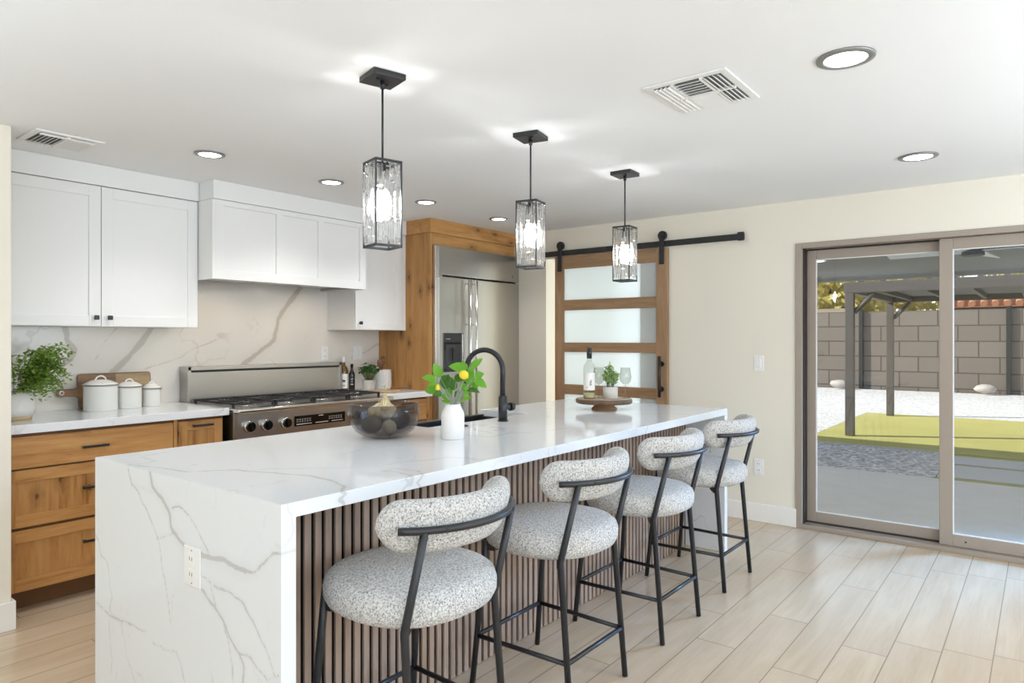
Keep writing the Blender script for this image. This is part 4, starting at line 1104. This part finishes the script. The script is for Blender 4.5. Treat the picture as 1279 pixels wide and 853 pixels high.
# ================================================================== ON THE LEFT COUNTER
def pot_fern():
    cx_, cy_ = 1.225, 4.30
    t = thing('potted_fern', (cx_, cy_, CZ), 'feathery green fern in a white pot at the left end of the counter', 'plant')
    p = obj('pot', MB().lathe([(0, CZ+.02), (.078, CZ+.02), (.09, CZ+.05), (.092, CZ+.09), (.082, CZ+.135), (.072, CZ+.15), (.064, CZ+.15), (.07, CZ+.13), (0, CZ+.13)], 36, (cx_, cy_, 0)), M['matte_ceramic'], t)
    obj('pot_base', MB().lathe([(0, CZ), (.074, CZ), (.0785, CZ+.02), (0, CZ+.0205)], 36, (cx_, cy_, 0)), M['tan'], p)
    obj('soil', MB().cyl((cx_, cy_, CZ+.131), (cx_, cy_, CZ+.136), .068), M['soil'], t)
    b = MB(); sb = MB(); r = random.Random(11)
    for k in range(56):
        a = r.uniform(-PI, PI)
        L = r.uniform(.13, .25)
        rise = r.uniform(.08, .36)
        if k % 2 == 0: a = r.uniform(-1.6, .3); L *= .85
        dx, dy = math.cos(a), math.sin(a)
        p0 = Vector((cx_+dx*.03, cy_+dy*.03, CZ+.14)); pts = []
        for i in range(9):
            u = i/8; q = p0+Vector((dx*L*u, dy*L*u, rise*(1.8*u-.95*u*u)-.07*u**3))
            q.x = max(q.x, XS+.03) if q.y > YS-.05 else q.x; q.y = min(q.y, YK-.05); pts.append(q)
        sb.tube(pts, .0012, 4)
        for i in range(2, 9):
            for s in (-1, 1):
                side = Vector((-dy*s, dx*s, .15)); bl_ = .065*(1-abs(i-4)/7)
                for m in range(4):
                    c_ = pts[i]+side*bl_*(m+.6)/4+Vector((r.gauss(0, .006), r.gauss(0, .006), -.01*m+r.gauss(0, .006)))
                    c_.y = min(c_.y, YK-.03)
                    if c_.y > YS-.06: c_.x = max(c_.x, XS+.02)
                    d_ = Vector((r.gauss(0, 1), r.gauss(0, 1), r.gauss(-.2, .6))).normalized()
                    b.leaf(c_, c_+d_*.019, .016, (d_.y*.4, -d_.x*.3, 1), nseg=3, shape=.7)
    obj('frond', b, M['fern'], t); obj('stems', sb, M['stem'], t)
pot_fern()
bz = CZ
cb_ = thing('cutting_board', (1.85, 4.63, CZ), 'brown acacia cutting board with round handle leaning behind the canisters', 'cutting board')
R3 = Matrix.Rotation(math.radians(-8), 3, 'X')
def rotmb(b, piv, R_):
    for vv in b.b.verts: vv.co = R_ @ (vv.co-Vector(piv)) + Vector(piv)
    return b
pts = []
def arc(cx, cz, r, a0, a1, n=6): return [(cx+r*math.cos(math.radians(a0+(a1-a0)*i/n)), cz+r*math.sin(math.radians(a0+(a1-a0)*i/n))) for i in range(n+1)]
x0_, x1_, z0_, z1_ = 1.645, 2.075, CZ+.002, CZ+.215
zm = CZ+.103
pts = arc(x1_-.015, z0_+.015, .015, -90, 0)+arc(x1_-.015, z1_-.015, .015, 0, 90)+arc(x0_+.02, z1_-.02, .02, 90, 180)+[(x0_, zm+.045)]+arc(x0_-.02, zm+.045, .022, 0, -90)[1:]+arc(x0_-.09, zm, .026, 60, 300, 12)+arc(x0_-.02, zm-.045, .022, 90, 0)[:-1]+[(x0_, zm-.05)]+arc(x0_+.02, z0_+.02, .02, 180, 270)
yb_ = 4.615
b = MB().prism(pts, yb_, yb_+.018, 'xz', bev=.003); rotmb(b, (1.85, yb_+.018, CZ), R3)
obj('board', b, [M['boardwood']], cb_)
b = MB().box(1.86, x1_-.006, yb_-.0008, yb_+.010, CZ+.125, CZ+.208, .002); rotmb(b, (1.85, yb_+.018, CZ), R3)
obj('pale_inlay', b, M['lightwood'], cb_)
b = MB().lathe([(.008, 0), (.014, 0), (.014, .003), (.008, .003)], 20, close=True)
for vv in b.b.verts: vv.co = Vector((vv.co.x+x0_-.09, yb_-vv.co.z, vv.co.y+zm))
rotmb(b, (1.85, yb_+.018, CZ), R3); obj('grommet', b, M['label'], cb_)
def canister(x, y, r, h, lb):
    t = thing('canister', (x, y, CZ), lb, 'canister', 'white enamel canisters')
    obj('body', MB().lathe([(0, CZ), (r-.004, CZ), (r, CZ+.004), (r, CZ+h-.006), (r+.002, CZ+h-.003), (r-.003, CZ+h), (0, CZ+h)], 40, (x, y, 0)), M['enamel'], t)
    l = obj('lid', MB().lathe([(0, CZ+h+.003), (r+.001, CZ+h+.003), (r+.004, CZ+h+.008), (r*.9, CZ+h+.016), (r*.55, CZ+h+.03), (r*.3, CZ+h+.034), (0, CZ+h+.035)], 40, (x, y, 0)), M['enamel'], t)
    obj('rim_band', MB().lathe([(r+.0005, CZ+h-.001), (r+.0055, CZ+h-.001), (r+.0055, CZ+h+.007), (r+.0005, CZ+h+.007)], 40, (x, y, 0), close=True), M['rim'], l)
    obj('lid_handle', MB().tube([(x+math.cos(a)*r*.33, y, CZ+h+.026+math.sin(a)*r*.33) for a in [PI*i/10 for i in range(11)]], .0045, 8), M['enamel'], l)
canister(1.708, 4.47, .091, .150, 'largest white enamel canister with loop lid, leftmost of three')
canister(1.878, 4.49, .070, .130, 'middle sized white enamel canister between its two neighbours')
canister(2.022, 4.51, .054, .110, 'smallest white enamel canister, closest to the range')

# ================================================================== ON THE RIGHT COUNTER
def bottle(x, y, z, prof, mats, lb, name='bottle', cat='bottle', cap=None, lab=None, labmat='label', mark=None):
    t = thing(name, (x, y, z), lb, cat)
    obj('glass_body', MB().lathe([(a, z+c_) for a, c_ in prof], 32, (x, y, 0)), mats[0], t)
    if cap:
        obj('cap', MB().lathe([(a, z+c_) for a, c_ in cap], 24, (x, y, 0)), mats[1], t)
    if lab:
        r, z0, z1 = lab; n = 24
        b = MB(); pr = None
        vd = math.atan2(-y, -x)
        for i in range(n+1):
            a = vd-1.25+2.5*i/n
            row = [b.b.verts.new((x+r*math.cos(a), y+r*math.sin(a), z+q)) for q in (z0, z1)]
            if pr:
                f_ = b.b.faces.new((pr[0], row[0], row[1], pr[1])); f_.smooth = True
            pr = row
        lo_ = obj('paper_label', b, M[labmat], t)
        if mark:
            b = MB()
            for (u0, u1, q0, q1) in mark:
                a0, a1 = vd+u0/r, vd+u1/r; k = r+.0006; m_ = 4; pr = None
                for i in range(m_+1):
                    a = a0+(a1-a0)*i/m_
                    row = [b.b.verts.new((x+k*math.cos(a), y+k*math.sin(a), z+q)) for q in (q0, q1)]
                    if pr: b.b.faces.new((pr[0], row[0], row[1], pr[1]))
                    pr = row
            obj('printed_mark', b, M['ink'] if labmat == 'label' else M['inkgrey'], lo_)
    return t
bottle(3.612, 4.60, CZ, [(0, 0), (.034, 0), (.036, .004), (.036, .165), (.03, .19), (.014, .215), (.013, .235), (0, .235)], [M['amber'], M['white_plastic']],
       'amber bottle with white cap and cream label beside the range', cap=[(0, .233), (.015, .233), (.015, .25), (.011, .262), (.010, .283), (0, .284)], lab=(.0366, .02, .14),
       mark=[(-.010, .014, .075, .09), (-.014, -.006, .086, .096), (-.008, -.003, .066, .076), (.006, .011, .066, .076), (-.015, .015, .045, .049), (-.012, .012, .037, .04)])
bottle(3.665, 4.56, CZ, [(0, 0), (.023, 0), (.025, .003), (.025, .135), (.02, .15), (.011, .165), (.011, .20), (0, .20)], [M['darkglass'], M['darkglass']],
       'slim black bottle beside the amber bottle', cap=[(0, .199), (.0125, .199), (.0125, .222), (0, .222)], lab=(.0255, .03, .12), labmat='darkglass', mark=[(-.01, .01, .09, .10), (-.006, .006, .07, .08), (-.012, .012, .045, .06)])
def basil():
    x, y = 3.735, 4.43
    t = thing('potted_basil', (x, y, CZ), 'leafy dark green herb in a small grey white pot near the range', 'plant')
    obj('pot', MB().lathe([(0, CZ+.006), (.046, CZ+.006), (.052, CZ+.02), (.056, CZ+.085), (.056, CZ+.09), (.05, CZ+.09), (.049, CZ+.08), (0, CZ+.08)], 32, (x, y, 0)), M['pot_grey'], t)
    obj('soil', MB().cyl((x, y, CZ+.081), (x, y, CZ+.084), .048), M['soil'], t)
    b = MB(); r = random.Random(5); sb = MB()
    for i in range(60):
        a = r.uniform(0, 2*PI); rad = r.uniform(.01, .085); hh = r.uniform(.06, .135)*(1-rad*5)+.03
        p = Vector((x+rad*math.cos(a), y+rad*math.sin(a), CZ+.08+hh))
        sb.tube([(x+.3*rad*math.cos(a), y+.3*rad*math.sin(a), CZ+.083), p], .0012, 4)
        d_ = Vector((math.cos(a+r.gauss(0, .5)), math.sin(a+r.gauss(0, .5)), r.uniform(-.5, .5))).normalized()
        b.leaf(p-d_*.02, p+d_*.03, .036, (0, 0, 1), fold=.3, droop=.2, shape=.5)
    obj('leaves', b, M['basil'], t); obj('stems', sb, M['stem'], t)
basil()
x, y = 3.945, 4.50
t = thing('utensil_crock', (x, y, CZ), 'white dimpled ceramic crock holding wooden spoons', 'crock')
b = MB().lathe([(0, CZ), (.071, CZ), (.075, CZ+.004), (.075, CZ+.16), (.077, CZ+.165), (.07, CZ+.165), (.069, CZ+.02), (0, CZ+.02)], 40, (x, y, 0))
obj('crock_body', b, M['white_ceramic'], t)
b = MB()
for j in range(8):
    for i in range(18):
        a = 2*PI*(i+.5*(j % 2))/18; b.ball((x+.0745*math.cos(a), y+.0745*math.sin(a), CZ+.02+j*.0165), .0055, 6)
obj('dimple_texture', b, M['white_ceramic'], t)
def spoon(dx, dy, tx, ty, L, lb, rz):
    t = thing('wooden_spoon', (x+dx, y+dy, CZ+.022), lb, 'spoon', 'dark wooden spoons in the crock')
    p0 = Vector((x+dx, y+dy, CZ+.022)); p1 = Vector((x+tx, y+ty, CZ+L))
    d_ = (p1-p0).normalized()
    obj('spoon_handle', MB().tube([p0, p0+(p1-p0)*.75], .0055, 8), M['spoonwood'], t)
    b = MB().ball((0, 0, 0), .024, 16, (.95, .28, 1.55))
    q = d_.to_track_quat('Z', 'Y').to_matrix() @ Matrix.Rotation(rz, 3, 'Z')
    for vv in b.b.verts: vv.co = q @ vv.co + p0+(p1-p0)*.86
    obj('spoon_bowl', b, M['spoonwood'], t)
spoon(-.01, -.03, -.065, -.034, .255, 'dark wooden spoon leaning left in the white crock', .9)
spoon(.0, .0, -.012, .0, .262, 'dark wooden spoon standing upright in the middle of the white crock', .7)
spoon(.012, .032, .04, .036, .278, 'dark wooden spoon leaning right in the white crock', .6)
t = thing('round_board', (3.76, 4.23, CZ), 'round pale serving board lying flat on the counter beside the range', 'serving board')
obj('disc', MB().lathe([(0, CZ), (.126, CZ), (.13, CZ+.004), (.13, CZ+.012), (.126, CZ+.015), (0, CZ+.015)], 40, (3.72, 4.22, 0)), M['lightwood'], t)
tag(obj('wooden_knife', MB().box(3.80, 3.97, 4.19, 4.215, CZ+.0155, CZ+.028, .004, rot=Matrix.Rotation(-.5, 3, 'Z')), M['spoonwood'], origin=(3.88, 4.2, CZ+.016)), 'dark wooden utensil lying on the counter in front of the crock', 'utensil')

# ================================================================== ON THE ISLAND
bx_, by_ = 2.105, 2.385
t = thing('glass_bowl', (bx_, by_, IZ), 'smoky grey glass bowl filled with decorative balls', 'bowl')
prof = [(0, IZ+.002), (.055, IZ+.002), (.09, IZ+.010), (.118, IZ+.030), (.134, IZ+.058), (.141, IZ+.095), (.142, IZ+.152), (.138, IZ+.155), (.134, IZ+.152), (.133, IZ+.097), (.124, IZ+.062), (.108, IZ+.038), (.082, IZ+.022), (.05, IZ+.017), (0, IZ+.017)]
b = MB().lathe(prof, 56, pw=2.9)
rotmb(b, (0, 0, 0), Matrix.Rotation(math.radians(0), 3, 'Z'))
for vv in b.b.verts: vv.co = Matrix.Rotation(math.radians(10), 3, 'Z') @ vv.co + Vector((bx_, by_, 0))
obj('bowl_glass', b, M['smoke'], t)
obj('bowl_foot', MB().lathe([(.03, IZ), (.058, IZ), (.058, IZ+.004), (.03, IZ+.004)], 32, (bx_, by_, 0), close=True), M['smoke'], t)
RV = Vector((.616, -.788, 0)); FV = Vector((.788, .616, 0))
def bpos(a, dpt, z): return tuple(Vector((bx_, by_, IZ+z))+RV*a+FV*dpt)
def dball(a, dpt, z, r, sc, mat, lb):
    p = bpos(a, dpt, z); tag(obj('decorative_ball', MB().ball(p, r, 24, sc), M[mat], origin=p), lb, 'decorative ball', 'balls in the smoky bowl')
dball(-.052, -.035, .062, .043, (1.15, 1.1, .92), 'ball_grey', 'grey decorative ball at the left front of the smoky bowl')
dball(.030, -.055, .052, .033, (1, 1, 1), 'ball_cream', 'cream decorative ball at the front centre of the smoky bowl')
dball(.070, .012, .080, .044, (1, 1, 1.05), 'ball_dark', 'charcoal decorative ball at the right of the smoky bowl')
dball(.015, .075, .075, .042, (1, 1, 1), 'ball_cream', 'cream decorative ball at the back of the smoky bowl')
dball(-.065, .055, .070, .038, (1, 1, 1), 'ball_cream', 'cream decorative ball at the left back of the smoky bowl')
p0 = Vector(bpos(.0, .01, .125))
t = thing('netted_garlic', tuple(p0), 'cream garlic bulbs in a tied net bag on top of the bowl', 'garlic')
b = MB()
for dx, dz, r_ in ((-.022, -.005, .036), (.018, -.008, .034), (-.052, -.012, .028)):
    b.ball(tuple(p0+RV*dx+Vector((0, 0, dz))), r_, 18, (1, 1, 1.05))
b.lathe([(.0, -.01), (.04, .0), (.032, .022), (.018, .042), (.009, .058), (.005, .075), (.0, .076)], 16, tuple(p0+Vector((0, 0, .0))))
obj('net_bag', b, M['net'], t)
b = MB()
r = random.Random(2)
top = p0+Vector((0, 0, .072))
for i in range(9):
    a = 2*PI*i/9; b.tube([top, top+Vector((.008*math.cos(a), .008*math.sin(a), .014+.01*r.random())), top+Vector((.004*math.cos(a), .004*math.sin(a), .03+.016*r.random()))], .0013, 5)
for i in range(4):
    a = r.uniform(0, 6.28); b.tube([top-Vector((0, 0, .012)), top+Vector((.02*math.cos(a), .02*math.sin(a), -.02)), top+Vector((.036*math.cos(a), .036*math.sin(a), -.038))], .0014, 5)
obj('tie_string', b, M['net'], t)

vx_, vy_ = 2.262, 2.106
t = thing('ceramic_vase', (vx_, vy_, IZ), 'matte white shouldered ceramic vase on the island', 'vase')
obj('vase_body', MB().lathe([(0, IZ), (.048, IZ), (.0515, IZ+.004), (.052, IZ+.105), (.0505, IZ+.118), (.036, IZ+.146), (.0345, IZ+.152), (.0355, IZ+.156), (.030, IZ+.156), (.030, IZ+.146), (.044, IZ+.115), (.046, IZ+.02), (0, IZ+.02)], 40, (vx_, vy_, 0)), M['matte_ceramic'], t)
lb_ = thing('lemon_branches', (vx_, vy_, IZ+.03), 'leafy green lemon branches with small yellow fruit in the white vase', 'plant')
VO = Vector((vx_, vy_, IZ+.155))
def vp(zx, zy, dpt=0.): return VO+RV*((zx-320)/1990)+Vector((0, 0, (540-zy)/1990))+FV*dpt
r = random.Random(4)
LV = [((175,315),(60,290),60,0),((200,300),(150,175),75,0),((190,400),(65,415),70,0),((240,410),(270,270),95,1),((440,230),(290,190),85,0),((480,220),(580,125),60,0),
      ((450,360),(500,240),90,0),((520,290),(600,260),60,0),((520,310),(625,385),60,0),((450,410),(560,430),50,1),((390,510),(500,460),40,0),((290,490),(200,455),55,0),
      ((350,340),(400,260),60,1),((400,400),(470,370),60,0),((330,420),(300,300),60,1),((230,430),(160,440),50,1),((300,520),(215,500),35,0),((460,260),(520,200),55,0),((215,330),(260,280),45,1),((190,350),(110,360),50,0),((260,380),(205,320),55,0),((300,460),(240,400),50,0),((400,300),(345,340),55,0),((470,330),(430,400),55,0),((480,380),(560,370),50,0),((420,450),(470,420),45,0),((430,240),(400,150),50,0),((330,480),(380,420),45,1)]
bl_ = MB(); bd_ = MB(); sb = MB()
tips = []
for (p, q, wd_, dk) in LV:
    dp_ = r.uniform(-.05, .05); a_ = vp(*p, dp_); b_ = vp(*q, dp_+r.uniform(-.035, .02))
    nn = (-FV+Vector((r.gauss(0, .35), r.gauss(0, .35), .5+r.gauss(0, .2))))
    (bd_ if dk else bl_).leaf(a_, b_, wd_/1990*1.3, nn, fold=.25, droop=.1, nseg=8)
    mid = vp((p[0]+320)/2, (p[1]+540)/2-10, dp_*.6)
    sb.tube([VO+RV*r.uniform(-.018, .018)+FV*r.uniform(-.018, .018)-Vector((0, 0, .12)), VO+RV*(mid-VO).dot(RV)*.35+Vector((0, 0, .01)), mid, a_], [.0018, .0018, .0015, .001], 5)
obj('leaves', bl_, M['citrus'], lb_); obj('dark_leaves', bd_, M['citrus_dark'], lb_); obj('stems', sb, M['stemgrey'], lb_)
for zx_, zy_, rr_, sc in ((425, 272, .0215, (1, 1, .95)), (192, 385, .0115, (.95, .95, 1.4))):
    c_ = vp(zx_, zy_, -.045)
    obj('lemon', MB().ball(c_, rr_, 20, sc).ball(tuple(c_+Vector((rr_*.75, -.004, -rr_*.5))), rr_*.35, 10), M['lemon'], lb_)

# cake stand group
kx, ky = 3.80, 2.22
t = thing('cake_stand', (kx, ky, IZ), 'round live-edge wooden cake stand on the far end of the island', 'cake stand')
obj('pedestal', MB().lathe([(0, IZ), (.078, IZ), (.082, IZ+.004), (.08, IZ+.010), (.066, IZ+.024), (.066, IZ+.032), (.078, IZ+.042), (0, IZ+.042)], 36, (kx, ky, 0)), M['standwood'], t)
b = MB(); n = 64; r = random.Random(8); rad = [.180*(1+.018*math.sin(3*a*2*PI/n+.5)+.012*math.sin(7*a*2*PI/n)) for a in range(n)]
rings = []
for z, k in ((IZ+.042, .965), (IZ+.048, 1.0), (IZ+.066, .995), (IZ+.071, .965)):
    rings.append([b.b.verts.new((kx+rad[i]*k*math.cos(2*PI*i/n), ky+rad[i]*k*math.sin(2*PI*i/n), z)) for i in range(n)])
for ri, (A, B) in enumerate(zip(rings[:-1], rings[1:])):
    for i in range(n): 
        f_ = b.b.faces.new((A[i], A[(i+1) % n], B[(i+1) % n], B[i])); f_.material_index = 1; f_.smooth = True
b.b.faces.new(rings[0][::-1]); b.b.faces.new(rings[-1])
obj('wood_slab', b, [M['slabtop'], M['bark']], t)
KZ = IZ+.071
def kpos(a, d_): q = Vector((kx, ky, 0))+RV*a+FV*d_; return q.x, q.y
x, y = kpos(-.098, -.02)
t = bottle(x, y, KZ, [(0, 0), (.034, 0), (.037, .004), (.037, .19), (.033, .212), (.018, .236), (.0145, .25), (.0145, .262), (0, .262)], [M['clearglass'], M['gloss_black']],
       'clear wine bottle with black foil neck and cream label on the cake stand', name='wine_bottle', cap=[(0, .255), (.0165, .255), (.0165, .322), (0, .323)], lab=(.0376, .055, .165),
       mark=[(.004, .006, .085, .115), (.008, .0095, .09, .12), (.013, .0145, .085, .122), (.006, .014, .104, .107), (.003, .016, .088, .091), (.009, .017, .117, .12), (-.018, -.008, .072, .075)])
obj('wine', MB().lathe([(0, KZ+.004), (.033, KZ+.004), (.0345, KZ+.008), (.0345, KZ+.036), (0, KZ+.036)], 28, (x, y, 0)), plain('pale_white_wine', (.55, .50, .25), .15), t)
def wineglass(a, d_, lb):
    x, y = kpos(a, d_)
    t = thing('wine_glass', (x, y, KZ), lb, 'wine glass', 'wine glasses on the cake stand')
    obj('foot', MB().lathe([(0, KZ), (.032, KZ), (.032, KZ+.002), (.008, KZ+.005), (0, KZ+.006)], 28, (x, y, 0)), M['clearglass'], t)
    obj('stem', MB().lathe([(0, KZ+.004), (.004, KZ+.006), (.0032, KZ+.075), (.006, KZ+.086), (0, KZ+.087)], 16, (x, y, 0)), M['clearglass'], t)
    obj('glass_bowl', MB().lathe([(.0, KZ+.087), (.018, KZ+.091), (.034, KZ+.112), (.038, KZ+.135), (.034, KZ+.165), (.029, KZ+.195), (.0278, KZ+.195), (.0328, KZ+.165), (.0366, KZ+.135), (.033, KZ+.114), (.017, KZ+.093), (0, KZ+.089)], 32, (x, y, 0)), M['clearglass'], t)
wineglass(-.028, .055, 'clear wine glass between the wine bottle and the small herb pot')
wineglass(.14, .03, 'clear wine glass right behind the small herb pot')
x, y = kpos(.036, -.02)
t = thing('potted_herb', (x, y, KZ), 'small pale green flowering herb in a grey pot on the cake stand', 'plant')
obj('pot', MB().lathe([(0, KZ), (.043, KZ), (.046, KZ+.004), (.047, KZ+.076), (.042, KZ+.076), (.041, KZ+.068), (0, KZ+.068)], 32, (x, y, 0)), M['pot_grey'], t)
obj('soil', MB().cyl((x, y, KZ+.069), (x, y, KZ+.071), .04), M['soil'], t)
b = MB(); sb = MB(); bb = MB(); r = random.Random(9)
for k in range(34):
    a = r.uniform(0, 2*PI); rd = r.uniform(.0, .07); hh = .145-.8*rd+r.uniform(-.03, .01)
    p0 = Vector((x+.02*math.cos(a), y+.02*math.sin(a), KZ+.07)); p1 = Vector((x+rd*math.cos(a), y+rd*math.sin(a), KZ+.07+hh))
    sb.tube([p0, (p0+p1)/2+Vector((0, 0, .008)), p1], .0011, 4)
    for i in range(13):
        u = r.uniform(.25, 1.0); c_ = p0+(p1-p0)*u; d_ = Vector((r.gauss(0, 1), r.gauss(0, 1), r.gauss(.5, .6))).normalized()
        b.leaf(c_, c_+d_*.02, .010, (d_.y, -d_.x, .5), nseg=3)
    if k % 2 == 0: bb.ball(tuple(p1), .005, 6)
obj('leaves', b, M['herb'], t); obj('stems', sb, M['stem'], t); obj('flower_buds', bb, M['bud'], t)
